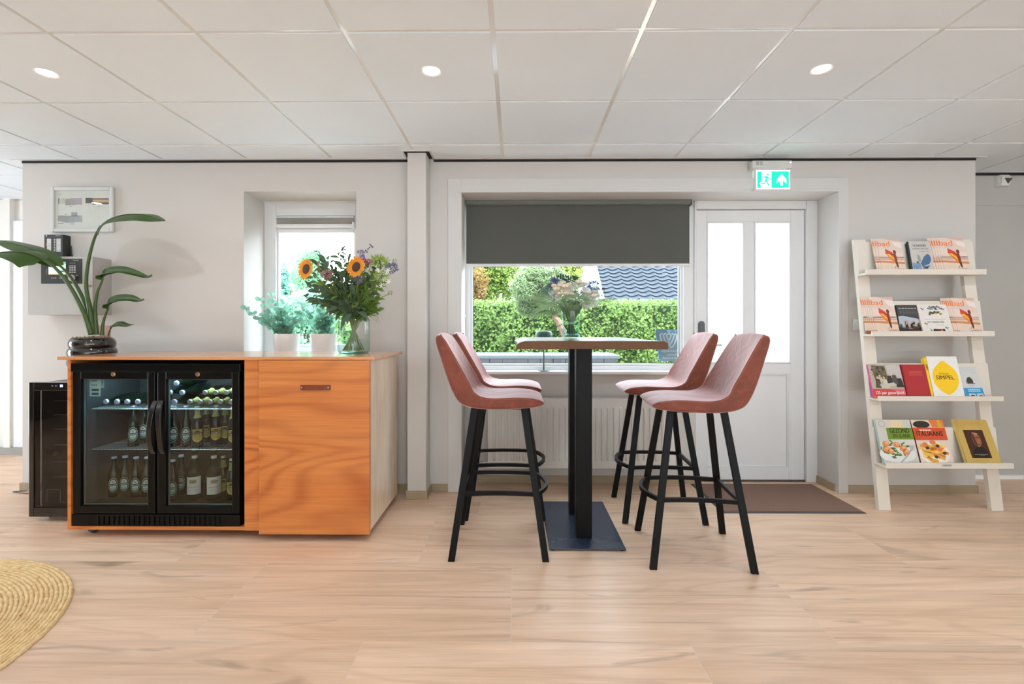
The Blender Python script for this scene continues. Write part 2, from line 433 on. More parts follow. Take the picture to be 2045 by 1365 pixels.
def make_floor():
    rnd = random.Random(4)
    offs = {0: 0.637, 1: -0.02, 2: 0.715, 3: -0.235, 4: 0.4}
    mb = MB(); cols = []
    mb.mat(1).box(-6.2, 5.6, -4.2, 4.6, -0.06, -0.0003); cols += [(0, 0, 0)]*6
    g = 0.0012
    mb.mat(0)
    for r in range(-10, 7):
        y0 = 1.18+0.6*r; y1 = y0+0.6
        o = offs.get(r, rnd.random()*1.2)
        for c in range(-7, 7):
            x0 = o+1.2*c; x1 = x0+1.2
            if x1 < -6 or x0 > 5.5: continue
            t = (rnd.random(), rnd.random(), rnd.random())
            a, b2, c2, d = max(x0, -6.1)+g, min(x1, 5.5)-g, max(y0, -4.1)+g, min(y1, 4.6)-g
            if d <= c2: continue
            mb.add([(a, c2, 0), (b2, c2, 0), (b2, d, 0), (a, d, 0)], [(0, 1, 2, 3)]); cols.append(t)
    o = build(mb, 'floor', [floor_material(), M('floor_grout', S(214, 198, 182), 0.8)], normals=False)
    at_ = o.data.color_attributes.new('tile', 'FLOAT_COLOR', 'CORNER')
    for p, t in zip(o.data.polygons, cols):
        for li in p.loop_indices: at_.data[li].color = (t[0], t[1], t[2], 1)
    return struct(o)
make_floor()

# ---------------------------------------------------------------- ceiling: sunk tees, dropped tiles
def make_ceiling():
    mb = MB()
    # roof slab and the white tees above the tile faces
    mb.mat(1).box(-6.1, XL, -4.1, 4.5, CEIL+0.005, 2.6).box(XL, XR, -4.1, 3.75, CEIL+0.005, 2.6).box(XR, 5.6, -4.1, 4.1, CEIL+0.005, 2.6)
    zones = [(-6.0, XL-0.02, -4.0, 4.43), (XL-0.02, XR+0.02, -4.0, 3.12), (XL-0.02, -0.775, 3.12, 3.385), (-0.775, -0.575, 3.12, 3.235),
             (-0.575, XR+0.02, 3.12, 3.385), (XR+0.02, 5.5, -4.0, 3.735)]
    mb.mat(0)
    xs = [-0.095+0.6*k for k in range(-10, 10)]; ys = [1.94+0.6*k for k in range(-10, 5)]
    g = 0.0105
    for zx0, zx1, zy0, zy1 in zones:
        for x in xs:
            for y in ys:
                a, b, c, d = max(x+g, zx0), min(x+0.6-g, zx1), max(y+g, zy0), min(y+0.6-g, zy1)
                if b-a > 0.01 and d-c > 0.01: mb.box(a, b, c, d, CEIL, CEIL+0.0048)
    return struct(build(mb, 'ceiling', [tilem, teem]))
make_ceiling()
# edge trim and black strips that paint in the gap's shade round the ceiling
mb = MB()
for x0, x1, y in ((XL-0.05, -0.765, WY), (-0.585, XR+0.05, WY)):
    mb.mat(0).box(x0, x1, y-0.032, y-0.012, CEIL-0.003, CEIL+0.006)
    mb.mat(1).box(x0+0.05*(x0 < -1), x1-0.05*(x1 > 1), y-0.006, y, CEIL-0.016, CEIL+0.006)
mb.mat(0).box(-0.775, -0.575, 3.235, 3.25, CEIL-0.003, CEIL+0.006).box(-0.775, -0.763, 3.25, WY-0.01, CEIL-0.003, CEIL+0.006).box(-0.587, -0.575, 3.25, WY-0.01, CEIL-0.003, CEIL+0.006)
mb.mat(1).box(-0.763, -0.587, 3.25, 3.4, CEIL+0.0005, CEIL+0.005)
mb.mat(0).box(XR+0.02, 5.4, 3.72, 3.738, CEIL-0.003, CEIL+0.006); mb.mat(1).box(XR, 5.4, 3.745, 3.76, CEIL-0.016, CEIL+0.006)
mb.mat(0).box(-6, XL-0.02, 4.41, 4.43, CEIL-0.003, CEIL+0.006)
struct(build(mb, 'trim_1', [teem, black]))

# ---------------------------------------------------------------- walls
W1L, W1R, W1T, W1B = X(487, WY), X(711.5, WY), Z(381, WY), 0.935
ALC_L, ALC_R, ALC_T, ALC_Y = X(922, WY), X(1672, WY), Z(385, WY), 3.64
TOP = CEIL+0.006
mb = MB()
for a in ((XL, W1L, WY, WB, 0, TOP), (W1L, W1R, WY, WB, 0, W1B), (W1L, W1R, WY, WB, W1T, TOP), (W1R, ALC_L, WY, WB, 0, TOP),
          (ALC_L, ALC_R, WY, WB, ALC_T, TOP), (ALC_R, XR, WY, WB, 0, TOP), (ALC_L, X(1388, ALC_Y), 3.62, WB, 0, 0.83)): mb.box(*a)
struct(build(mb, 'wall_back', wallm))
struct(build(MB().box(-0.737, -0.612, 3.27, WY-0.0005, 0, CEIL-0.004), 'trim_3', wallm))     # boxed-in pipe
mb = MB().box(XR, 5.6, 3.76, 3.9, 0, TOP); mb.box(XR, 5.5, 3.752, 3.76, Z(412, 3.75), Z(398, 3.75))
mb.box(5.5, 5.6, -4.1, 3.76, 0, TOP)
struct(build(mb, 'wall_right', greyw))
mb = MB().box(-6.0, XL, 4.45, 4.55, 0, TOP).box(XL-0.001, XL+0.1, WB, 4.45, 0, TOP)
mb.box(X(6, 4.4), X(19, 4.4), 4.40, 4.45, 0, TOP)
mb.box(-6.1, -6.0, 0.6, 1.9, 0, TOP).box(-6.1, -6.0, 3.1, 4.55, 0, TOP).box(-6.1, -6.0, 1.9, 3.1, 2.1, TOP)
struct(build(mb, 'wall_left', M('left_wall_paint', S(238, 236, 232), 0.6, var=0.012)))
struct(build(MB().box(-6.1, -6.0, -4.1, 0.6, 0, TOP), 'wall_left_rear', M('rear_wall_taupe', S(104, 94, 86), 0.8)))
# unseen front; its opening, canopy, far wall and terrace are added to shape light
frontm = M('front_wall_paint', S(226, 223, 218), 0.8)
struct(build(MB().box(-6.1, -2.0, -4.2, -4.1, 0, TOP).box(-2.0, 5.6, -4.2, -4.1, 2.25, TOP), 'wall_front', frontm))
struct(build(MB().box(-6.1, 5.6, -7.0, -4.1, 2.45, 2.6), 'roof_sun_block', frontm))  # added out of view, keeps the sun off the room floor
struct(build(MB().box(-16, 16, -15, -14, -.05, 6), 'wall_sky_block', M('sky_block_grey', S(150, 146, 140), 0.8)))  # added out of view, blocks the low sky
struct(build(MB().add([(-14, -16, -.05), (14, -16, -.05), (14, -4.1, -.05), (-14, -4.1, -.05)], [(0, 1, 2, 3)]), 'ground_light_bounce', M('light_bounce_pale', S(206, 212, 218), 0.9, var=.08, scale=3), normals=False))  # added out of view, bounces daylight up to the ceiling
# white door leaf in the passage beyond the end of the wall
d3 = sempty('door_2', (X(31, 4.42), 4.43, 0))
build(MB().box(X(20, 4.42), XL-0.002, 4.42, 4.45, 0.05, Z(438, 4.42)), 'door_leaf', whitep, d3, bevel=0.004)
# skirting
mb = MB(); sh = 0.055
mb.box(XL-0.012, -0.737, WY-0.012, WY, 0, sh).box(XL-0.012, XL, WY, 4.45, 0, sh)
mb.box(-0.737-0.012, -0.612+0.012, 3.258, 3.27, 0, sh).box(-0.612, -0.6, 3.27, WY-0.012, 0, sh).box(-0.749, -0.737, 3.27, WY-0.012, 0, sh)
mb.box(-0.6, X(895, WY), WY-0.012, WY, 0, sh)
mb.box(ALC_L, X(1385, ALC_Y), 3.608, 3.62, 0, sh)
mb.box(ALC_R-0.012, ALC_R, WY+0.02, ALC_Y, 0, sh)
mb.box(X(1692, WY), XR+0.012, WY-0.012, WY, 0, sh).box(XR, XR+0.012, WY, 3.76, 0, sh)
struct(build(mb, 'baseboard_back', skirt, bevel=0.002))
struct(build(MB().box(XR+0.012, 5.5, 3.735, 3.76, 0, 0.028), 'baseboard_right', M('white_skirting', S(246, 246, 245), 0.4)))
struct(build(MB().box(-6, XL, 4.385, 4.42, 0, 0.06), 'baseboard_left', M('grey_skirting', S(150, 150, 146), 0.5)))
# flat casing round the alcove
cx0, cx1, cz = X(895, WY), X(1692, WY), Z(357, WY)
mb = MB().box(cx0, ALC_L, WY-0.012, WY, 0, cz).box(ALC_R, cx1, WY-0.012, WY, 0, cz).box(ALC_L, ALC_R, WY-0.012, WY, ALC_T, cz)
mb.box(ALC_R, ALC_R+0.02, WY-0.018, WY-0.012, 0, ALC_T+0.02).box(ALC_L-0.02, ALC_R, WY-0.018, WY-0.012, ALC_T, ALC_T+0.02)
struct(build(mb, 'trim_2', M('casing_paint', S(210, 209, 207), 0.5, var=0.012), bevel=0.0015))

# ---------------------------------------------------------------- window_1: small one above the cabinet
w1 = sempty('window_1', ((W1L+W1R)/2, 3.72, W1B))
fy0, fy1 = 3.695, 3.75
gl, gr, gb, gt = X(557, 3.72), W1R-0.1, 1.0, Z(463, 3.70)
zf1 = Z(430, 3.70)
mb = MB().ring(W1L, W1R, W1B, W1T, X(552, 3.7)-W1L, 0.10, 0.075, W1T-zf1, fy0, fy1)
mb.ring(X(552, 3.7), W1R-0.1, W1B+0.075, zf1, 0.016, 0.014, 0.02, zf1-gt, 3.708, 3.74)
mb.box(W1L, W1R, 3.68, fy0, W1T-0.012, W1T)
build(mb, 'window_frame', upvc, w1, bevel=0.003)
build(MB().box(X(552, 3.7)+0.014, W1R-0.11, 3.718, 3.722, W1B+0.09, gt+0.005), 'glass_pane', pane, w1)
mb = MB().box(W1L, W1R, 3.40, fy0, W1B-0.002, W1B+0.004)
build(mb, 'window_sill', M('sill_stone', S(240, 240, 238), 0.25), w1, bevel=0.002)

# ---------------------------------------------------------------- window_2 with its sill
w2 = sempty('window_2', (0.48, 3.70, 0.83))
wx1 = X(1388, ALC_Y)
g0, g1, gzb = X(945, 3.70), X(1356, 3.70), Z(725, 3.70)
mb = MB().ring(ALC_L, wx1, 0.83, ALC_T, g0-ALC_L-0.02, wx1-g1-0.02, gzb-0.83-0.02, 0.08, 3.665, 3.75)
mb.ring(g0-0.02, g1+0.02, gzb-0.02, ALC_T-0.08, 0.02, 0.02, 0.02, 0.02, 3.68, 3.735)
build(mb, 'window_frame', upvc, w2, bevel=0.003)
build(MB().box(g0-0.005, g1+0.005, 3.70, 3.704, gzb-0.005, ALC_T-0.09), 'glass_pane', pane, w2)
build(MB().box(g0-0.002, g1+0.002, 3.69, 3.70, gzb-0.001, gzb+0.004).box(g0-0.001, g0+0.003, 3.69, 3.70, gzb, ALC_T-0.1).box(g1-0.003, g1+0.001, 3.69, 3.70, gzb, ALC_T-0.1), 'gasket', black, w2)
build(MB().box(ALC_L, X(1382, 3.58), 3.555, 3.665, 0.815, 0.838), 'window_sill', whitep, w2, bevel=0.004)

# ---------------------------------------------------------------- door_1: glazed door with frame
d1 = sempty('door_1', (1.77, 3.70, 0))
fx0, fx1 = wx1, ALC_R
lx0, lx1 = X(1390, 3.66), X(1607, 3.66); lz1 = Z(420, 3.66)
mb = MB().box(fx0, lx0, 3.645, 3.75, 0, ALC_T).box(lx1+0.004, fx1, 3.64, 3.75, 0, ALC_T).box(lx0, lx1+0.004, 3.645, 3.75, lz1+0.004, ALC_T)
mb.box(lx1+0.004, lx1+0.03, 3.652, 3.66, 0, ALC_T)
build(mb, 'door_frame', upvc, d1, bevel=0.004)
ly0, ly1 = 3.665, 3.735
ga, gb_, gc, gd = X(1412, 3.66), X(1487, 3.66), X(1507, 3.66), X(1580, 3.66)
gz0, gz1 = Z(725, 3.66), Z(443, 3.66)
pa, pb, pz0, pz1 = X(1412, 3.66), X(1576, 3.66), Z(932, 3.66), Z(746, 3.66)
mb = MB().box(lx0, ga, ly0, ly1, 0.012, lz1).box(gd, lx1, ly0, ly1, 0.012, lz1).box(ga, gd, ly0, ly1, gz1, lz1).box(gb_, gc, ly0, ly1, gz0, gz1)
mb.box(ga, gd, ly0, ly1, pz1, gz0).box(pb, gd, ly0, ly1, 0.012, pz1).box(ga, pb, ly0, ly1, 0.012, pz0)
build(mb, 'door_leaf', upvc, d1, bevel=0.003)
mb = MB().ring(ga, gb_, gz0, gz1, .012, .012, .012, .012, ly0-0.004, ly0+0.02).ring(gc, gd, gz0, gz1, .012, .012, .012, .012, ly0-0.004, ly0+0.02)
mb.ring(pa, pb, pz0, pz1, .01, .01, .01, .01, ly0+0.003, ly0+0.02)
build(mb, 'glazing_bead', upvc, d1, bevel=0.003)
build(MB().box(pa+0.01, pb-0.01, ly0+0.016, ly1-0.01, pz0+0.01, pz1-0.01), 'door_panel', upvc, d1)
fg = frosted_glass('frosted_glass')
for a, b in ((ga, gb_), (gc, gd)):
    build(MB().box(a+0.004, b-0.004, ly0+0.022, ly0+0.026, gz0+0.004, gz1-0.004), 'glass_pane', fg, d1)
hx = X(1401, 3.66); hz = Z(655, 3.66)
mb = MB().prism([(hx+0.024*math.cos(a)*1.0, hz+0.0*a+0.024*math.sin(a)+(0.03 if math.sin(a) > 0 else -0.03)) for a in [2*PI*i/20 for i in range(20)]], 'y', ly0-0.012, ly0)
build(mb, 'lock_plate', M('dark_grey_plate', S(72, 74, 78), 0.4), d1, bevel=0.003)
hz2 = Z(688, 3.66)
build(MB().tube([(hx, ly0, hz2), (hx, ly0-0.05, hz2), (hx+0.012, ly0-0.055, hz2), (hx+0.13, ly0-0.055, hz2)], 0.009, 10).lathe([(0, 0), (.024, 0), (.024, .008), (0, .008)], 16, (hx, ly0-0.001, hz2), 'y'), 'door_handle', chrome, d1, smooth=True)
build(MB().box(lx0, lx1, 3.655, 3.74, 0.0, 0.012), 'threshold', M('threshold_dark', S(70, 66, 60), 0.5), d1)

# ---------------------------------------------------------------- downlights
LX = [-3.995, -2.195, -0.395, 1.405, 3.205]; LY = [2.24, 0.44, -1.36, -3.16]
lens_m = M('lamp_lens', S(255, 250, 240), 0.4, emit=(1.0, 0.96, 0.88, 1), es=6.0)
ring_m = M('lamp_ring', S(240, 239, 236), 0.35)
lab = {-2.195: 'round white recessed downlight above the potted plant at the left', -0.395: 'round white recessed downlight in the tile above the small window', 1.405: 'round white recessed downlight nearest the exit sign at the right'}
proto = thing('downlight', 'x', 'ceiling light', (0, 0, 0), 'recessed downlights in the ceiling')
build(MB().lathe([(.040, 0.0), (.047, -0.003), (.0475, -0.001), (.047, 0.0035), (.040, 0.0035)], 32), 'trim_ring', ring_m, proto, smooth=True)
build(MB().lathe([(0, -0.0015), (.034, -0.0015), (.040, 0.0005)], 32), 'lens', lens_m, proto, smooth=True, normals=False)
for i, (x, t) in enumerate(lab.items()):
    r = proto if i == 0 else dup(proto)
    r.location = (x, LY[0], CEIL); r['label'] = t
for y in LY:  # lamps beyond the three visible fixtures are unseen, added to light the room
    for x in LX:
        ld = bpy.data.lights.new('downlight_lamp', 'AREA'); ld.shape = 'DISK'; ld.size = 0.075; ld.energy = LAMP_W; ld.color = LAMP_COL
        lo = bpy.data.objects.new('downlight_lamp', ld); COL.objects.link(lo); lo.location = (x, y, CEIL-0.004)
# ================================================================ plywood cabinet with the drinks cooler
ply = wood('plywood', S(208, 124, 60), S(174, 88, 36), S(214, 140, 76), 0.38, (0.55, 1.0, 2.6), 95.0, (4, 40, 120), coat=0.15, amt=0.75)
plyside_glare = wood('plywood_side', S(244, 220, 192), S(228, 196, 160), S(246, 228, 204), 0.2, (1.0, 0.9, 0.55), 70.0, (40, 40, 6), coat=1.0, amt=0.45)  # window glare on this side painted in as a paler ply
plytop = wood('plywood_top', S(214, 150, 100), S(190, 120, 72), S(222, 162, 114), 0.22, (0.5, 2.2, 1.0), 24.0, (4, 90, 40), coat=0.8, amt=0.4)
CT = 1.0
cx0, cx1 = -2.477, -0.80
cab = thing('drinks_cabinet', 'orange plywood cabinet on castors with flat door and open bay for a cooler', 'cabinet', (-1.64, 2.95, 0))
build(MB().box(-2.509, -0.772, 2.62, 3.27, CT-0.018, CT), 'cabinet_top', plytop, cab, bevel=0.0015)
build(MB().box(cx0, cx0+0.018, 2.647, 3.25, 0.045, CT-0.018), 'side_panel', ply, cab, bevel=0.001)
build(MB().box(cx1-0.018, cx1, 2.632, 3.25, 0.045, CT-0.018), 'side_panel', plyside_glare, cab, bevel=0.001)
build(MB().box(cx0+0.018, cx1-0.018, 2.647, 3.25, 0.045, 0.063), 'bottom_panel', ply, cab)
build(MB().box(cx0+0.018, cx1-0.018, 3.238, 3.25, 0.063, CT-0.018), 'back_panel', ply, cab)
fl = X(489.5, 2.647)
build(MB().box(fl, fl+0.10, 2.640, 2.658, 0.045, CT-0.018), 'filler_strip', ply, cab, bevel=0.001)
build(MB().box(fl+0.004, fl+0.018, 2.658, 3.235, 0.063, CT-0.018), 'divider', ply, cab)
dr = build(MB().box(X(517, 2.61), cx1+0.006, 2.61, 2.63, 0.038, CT-0.020), 'cabinet_door', ply, cab, bevel=0.001)
hx, hz = X(628.5, 2.6), Z(774, 2.6)
mb = MB()
pts = [(-.083, .0), (-.075, -.006), (-.05, -.010), (0, -.011), (.05, -.010), (.075, -.006), (.083, 0)]
for (a, ya), (b, yb) in zip(pts, pts[1:]):
    mb.add([(hx+a, 2.609+ya, hz-.014), (hx+b, 2.609+yb, hz-.014), (hx+b, 2.609+yb, hz+.014), (hx+a, 2.609+ya, hz+.014),
            (hx+a, 2.6095+ya*.7+.0005, hz-.014), (hx+b, 2.6095+yb*.7+.0005, hz-.014), (hx+b, 2.6095+yb*.7+.0005, hz+.014), (hx+a, 2.6095+ya*.7+.0005, hz+.014)],
           [(0, 1, 2, 3), (7, 6, 5, 4), (3, 2, 6, 7), (0, 4, 5, 1)])
hd = build(mb, 'handle', M('tan_leather', S(120, 52, 24), 0.5, var=0.12, scale=30), dr, smooth=True)
for s in (-1, 1):
    build(MB().lathe([(.0055, 0), (.004, .003), (0, .004)], 12, (hx+s*.072, 2.6025, hz), 'y'), 'rivet', chrome, dr, smooth=True)
whm = M('caster_red', S(150, 40, 28), 0.5); whg = M('caster_grey', S(70, 70, 72), 0.5)
for px in (185, 695):
    for yy in (2.70, 3.17):
        x = X(px, 2.70)
        mb = MB().mat(0).lathe([(0, -.012), (.019, -.012), (.021, -.006), (.021, .006), (.019, .012), (0, .012)], 18, (x, yy+.012, .021), 'x')
        mb.mat(1).lathe([(0, -.014), (.010, -.014), (.010, .014), (0, .014)], 14, (x, yy+.012, .021), 'x').box(x-.02, x+.02, yy-.02, yy+.02, .041, .0452)
        mb.mat(0).box(x-.018, x-.014, yy-.01, yy+.016, .018, .042).box(x+.014, x+.018, yy-.01, yy+.016, .018, .042)
        build(mb, 'caster', [whg, whm], cab, smooth=True)

# ---------------------------------------------------------------- double-door back bar cooler
blk = M('black_cooler_steel', S(9, 9, 9), 0.28, var=0.08, scale=60, spec=0.2)
blk_in = M('cooler_liner', S(52, 54, 55), 0.5)
FY = 2.65
co = thing('bottle_cooler', 'black back bar cooler with two glass doors inside the plywood cabinet', 'cooler', (-1.975, 2.9, 0.063))
bx0, bx1, bz0, bz1 = X(143, FY), X(479, FY), 0.063, 0.960
mb = MB().box(bx0, bx0+0.03, FY+0.045, 3.20, bz0+.07, bz1).box(bx1-0.03, bx1, FY+0.045, 3.20, bz0+.07, bz1).box(bx0+0.03, bx1-.03, 3.10, 3.20, bz0+.07, bz1)
mb.box(bx0+.03, bx1-.03, FY+0.045, 3.10, bz1-0.045, bz1).box(bx0+.03, bx1-.03, FY+0.045, 3.10, bz0+.07, bz0+0.098)
build(mb, 'cooler_body', blk, co, bevel=0.003)
mb = MB().box(bx0+.031, bx0+.034, FY+.05, 3.099, bz0+.099, bz1-.046).box(bx1-.034, bx1-.031, FY+.05, 3.099, bz0+.099, bz1-.046).box(bx0+.034, bx1-.034, 3.092, 3.099, bz0+.099, bz1-.046)
build(mb, 'inner_liner', blk_in, co)
zd0, zd1 = Z(1027.5, FY), Z(742.5, FY)
build(MB().box(bx0-.004, bx1+.004, FY-.003, FY+.044, zd1+.0012, bz1), 'top_panel', blk, co, bevel=0.003)
mb = MB().box(bx0, bx1, FY+.006, FY+.05, bz0, Z(1029.5, FY))
zg0, zg1 = Z(1050, FY), Z(1033, FY)
for i in range(25):
    x = X(188+10.1*i, FY); mb.mat(0).box(x+.0045, x+.0225, FY+.001, FY+.006, zg0, zg1)
mb.box(bx0, X(188, FY)+.0045, FY+.001, FY+.006, bz0, Z(1029.5, FY)).box(X(188+252, FY), bx1, FY+.001, FY+.006, bz0, Z(1029.5, FY)).box(X(188, FY), X(441, FY), FY+.001, FY+.006, bz0, zg0).box(X(188, FY), X(441, FY), FY+.001, FY+.006, zg1, Z(1029.5, FY))
build(mb, 'vent_grille', blk, co)
cglass = clear_glass('cooler_glass', (0.80, 0.84, 0.84, 1), ior=1.6, gain=1.15)
alu = M('spacer_aluminium', S(150, 156, 156), 0.35, metal=0.8)
brass = M('lock_brass', S(206, 170, 130), 0.3, metal=0.9)
for (a, b, c, d, lk, hp, flip) in ((145, 309.5, 160.5, 294.5, 226.5, 302.5, 1), (314, 478, 331, 462.5, 395, 317, -1)):
    x0, x1, x2, x3 = (X(p, FY) for p in (a, b, c, d))
    gz0, gz1 = Z(1012, FY), Z(757.5, FY)
    do = build(MB().ring(x0, x1, zd0, zd1, x2-x0, x1-x3, gz0-zd0, zd1-gz1, FY, FY+.04), 'cooler_door', blk, co, bevel=0.004)
    build(MB().box(x2-.002, x3+.002, FY+.012, FY+.016, gz0-.002, gz1+.002), 'glass_pane', cglass, do)
    build(MB().ring(x2-.001, x3+.001, gz0-.001, gz1+.001, .005, .005, .005, .005, FY+.020, FY+.030), 'spacer', alu, do)
    lx, lz = X(lk, FY), Z(747.5, FY)
    build(MB().lathe([(0, .006), (.009, .006), (.0125, .002), (.0125, -.002)], 18, (lx, FY-.0005, lz), 'y').mat(1).box(lx-.0012, lx+.0012, FY-.0075, FY-.0055, lz-.004, lz+.005), 'lock', [brass, black], do, smooth=True)
    xh = X(hp, FY-.03); za, zb = Z(802, FY-.02), Z(908, FY-.02)
    pts = []
    for i in range(13):
        t = i/12; z = za+(zb-za)*t
        pts.append((xh+flip*(0.006*math.cos(PI*t)-.006*math.sin(PI*t)), FY-.004-.034*math.sin(PI*t)**.6, z))
    mb = MB().strip(pts, .026, .012, (1, 0, 0))
    build(mb, 'handle', M('black_plastic_handle', S(26, 24, 23), 0.25), do, smooth=True, angle=50, bevel=.002)
# wire shelves
wire = M('shelf_wire', S(205, 210, 210), 0.3, metal=0.6)
SH1, SH2, SHB = 0.700, 0.470, 0.164
for z in (SH1, SH2):
    mb = MB()
    n = 40
    for i in range(n+1):
        x = bx0+.045+(bx1-bx0-.09)*i/n
        mb.tube([(x, 2.735, z-.002), (x, 3.06, z-.002)], .0016, 5)
    for y in (2.735, 2.90, 3.06): mb.tube([(bx0+.036, y, z-.005), (bx1-.036, y, z-.005)], .0024, 6)
    build(mb, 'wire_shelf', wire, co)
ledm = M('cooler_led', S(220, 240, 255), 0.4, emit=(0.6, 0.9, 1.0, 1), es=3.0)
build(MB().box(bx0+.06, bx1-.06, 2.75, 2.765, bz1-.052, bz1-.046), 'light_strip', ledm, co)
ld = bpy.data.lights.new('cooler_lamp', 'AREA'); ld.shape = 'RECTANGLE'; ld.size = 0.8; ld.size_y = 0.03; ld.energy = 6.0; ld.color = (0.55, 0.88, 1.0)
lo = bpy.data.objects.new('cooler_lamp', ld); COL.objects.link(lo); lo.location = (-1.975, 2.77, bz1-.056); lo.rotation_euler = (math.radians(20), 0, 0)
# energy label stuck inside the left door
st = Art(); u0, u1 = X(179, 2.69), X(208, 2.69); v0, v1 = Z(792, 2.69), Z(757, 2.69); um = u0+(u1-u0)*.76; vm = v1-(v1-v0)*.52
st.rect(u0, um, v0, v1, (205, 226, 228), 0).rect(um, u1, vm, v1, (170, 200, 205), 0)
for k in range(3): st.rect(u0+.01+.012*k, u0+.016+.012*k, vm+.012, vm+.02, (90, 130, 140), 1)
st.rect(u0+.012, um-.01, v0+.03, v0+.042, (60, 110, 125), 1).rect(u0+.012, um-.012, v0+.008, v0+.02, (60, 110, 125), 1)
st.rect(u0+.008, um-.02, v1-.014, v1-.008, (120, 150, 160), 1).rect(um+.004, u1-.006, v1-.035, v1-.01, (120, 160, 168), 1)
st.build('energy_label', co, lambda u, v, o: (u, FY+.0405-o, v))
# maker's mark printed in the corner of the right pane
st = Art(); mu, mv = X(456, FY), Z(766, FY)
st.arc(mu, mv, .012, .012, .0016, (60, 76, 78), 1, 0.2, PI-0.2).arc(mu-.004, mv-.002, .006, .004, .0014, (60, 76, 78), 1).arc(mu+.005, mv-.003, .005, .004, .0014, (60, 76, 78), 1)
st.build('pane_mark', co, lambda u, v, o: (u, FY+.011-o, v))

# ---------------------------------------------------------------- bottles
green_gl = M('green_bottle_glass', S(9, 20, 13), 0.08, coat=0.4, var=0.05)
brown_gl = M('brown_bottle_glass', S(16, 11, 8), 0.08, coat=0.4, var=0.05)
pale_gl = clear_glass('pale_bottle_glass', (0.86, 0.80, 0.66, 1), gain=1.3, edge=1.2, edgecol=(0.45, 0.38, 0.24, 1))
cap_w = M('cap_white_blue', S(206, 212, 240), 0.3, metal=0.2); cap_s = M('cap_silver', S(190, 190, 180), 0.3, metal=0.5); cap_g = M('cap_green_white', S(206, 224, 204), 0.35)
foil_y = M('neck_foil_yellow', S(150, 142, 84), 0.5); 
beer_prof = [(0, 0), (.027, 0), (.030, .004), (.030, .125), (.0285, .142), (.021, .165), (.0145, .180), (.0125, .195), (.0125, .220), (.0138, .222), (.0138, .226)]
CUTS = [-.044+.004*i for i in range(23)]
def bend(R, zc):
    return lambda u, v, o: ((R+o)*math.sin(u/R), -(R+o)*math.cos(u/R), v+zc)
def beer_body(kind):
    r = thing('beer_bottle', 'x', 'bottle', (0, 0, 0))
    g = kind == 'green'
    build(MB().lathe(beer_prof, 24), 'bottle_glass', green_gl if g else brown_gl, r, smooth=True, angle=60)
    mb = MB().lathe([(.0142, .221), (.0146, .224), (.0140, .231), (.0125, .233), (0, .2335)], 24)
    build(mb, 'crown_cap', cap_w if g else cap_s, r, smooth=True)
    a = Art()
    if g:
        a.oval(0, 0, .024, .041, (34, 70, 56), 0, 28).arc(0, 0, .024, .041, .0022, (206, 214, 206), 1, n=28).oval(0, 0, .0165, .031, (214, 224, 218), 2, 24)
        a.rect(-.027, .027, -.006, .0075, (28, 36, 34), 3).text('Heineken', 0, .0008, .0125, (236, 240, 236), 4, .01)
        a.oval(0, -.022, .0135, .008, (150, 196, 190), 3)
        s5 = [(.0055*(1 if k % 2 == 0 else .42)*math.sin(k*PI/5), .018+.0055*(1 if k % 2 == 0 else .42)*math.cos(k*PI/5)) for k in range(10)]
        a.poly(s5, (170, 40, 40), 4)
        a.build('label_print', r, bend(.0302, .072), .0001, CUTS)
    else:
        sh = [(-.028, .034), (.028, .034), (.028, -.020), (.018, -.032), (0, -.040), (-.018, -.032), (-.028, -.020)]
        a.poly(sh, (204, 180, 92), 0).poly([(x*.84, y*.86) for x, y in sh], (186, 150, 66), 1)
        a.line([(-.022, -.010), (-.016, -.026), (0, -.033), (.016, -.026), (.022, -.010)], .0016, (236, 226, 180), 2)
        a.rect(-.030, .030, .004, .016, (38, 34, 30), 3).text('Hertog Jan', 0, .0095, .0115, (240, 236, 220), 4, .012)
        a.poly([(-.010, .018), (.010, .018), (.012, .028), (.004, .024), (0, .031), (-.004, .024), (-.012, .028)], (40, 34, 28), 3)
        a.build('label_print', r, bend(.0302, .070), .0001, CUTS)
        build(MB().lathe([(.0205, .1675), (.0152, .180), (.0131, .195), (.0131, .214)], 20), 'neck_label', foil_y, r, smooth=True, normals=False)
    return r
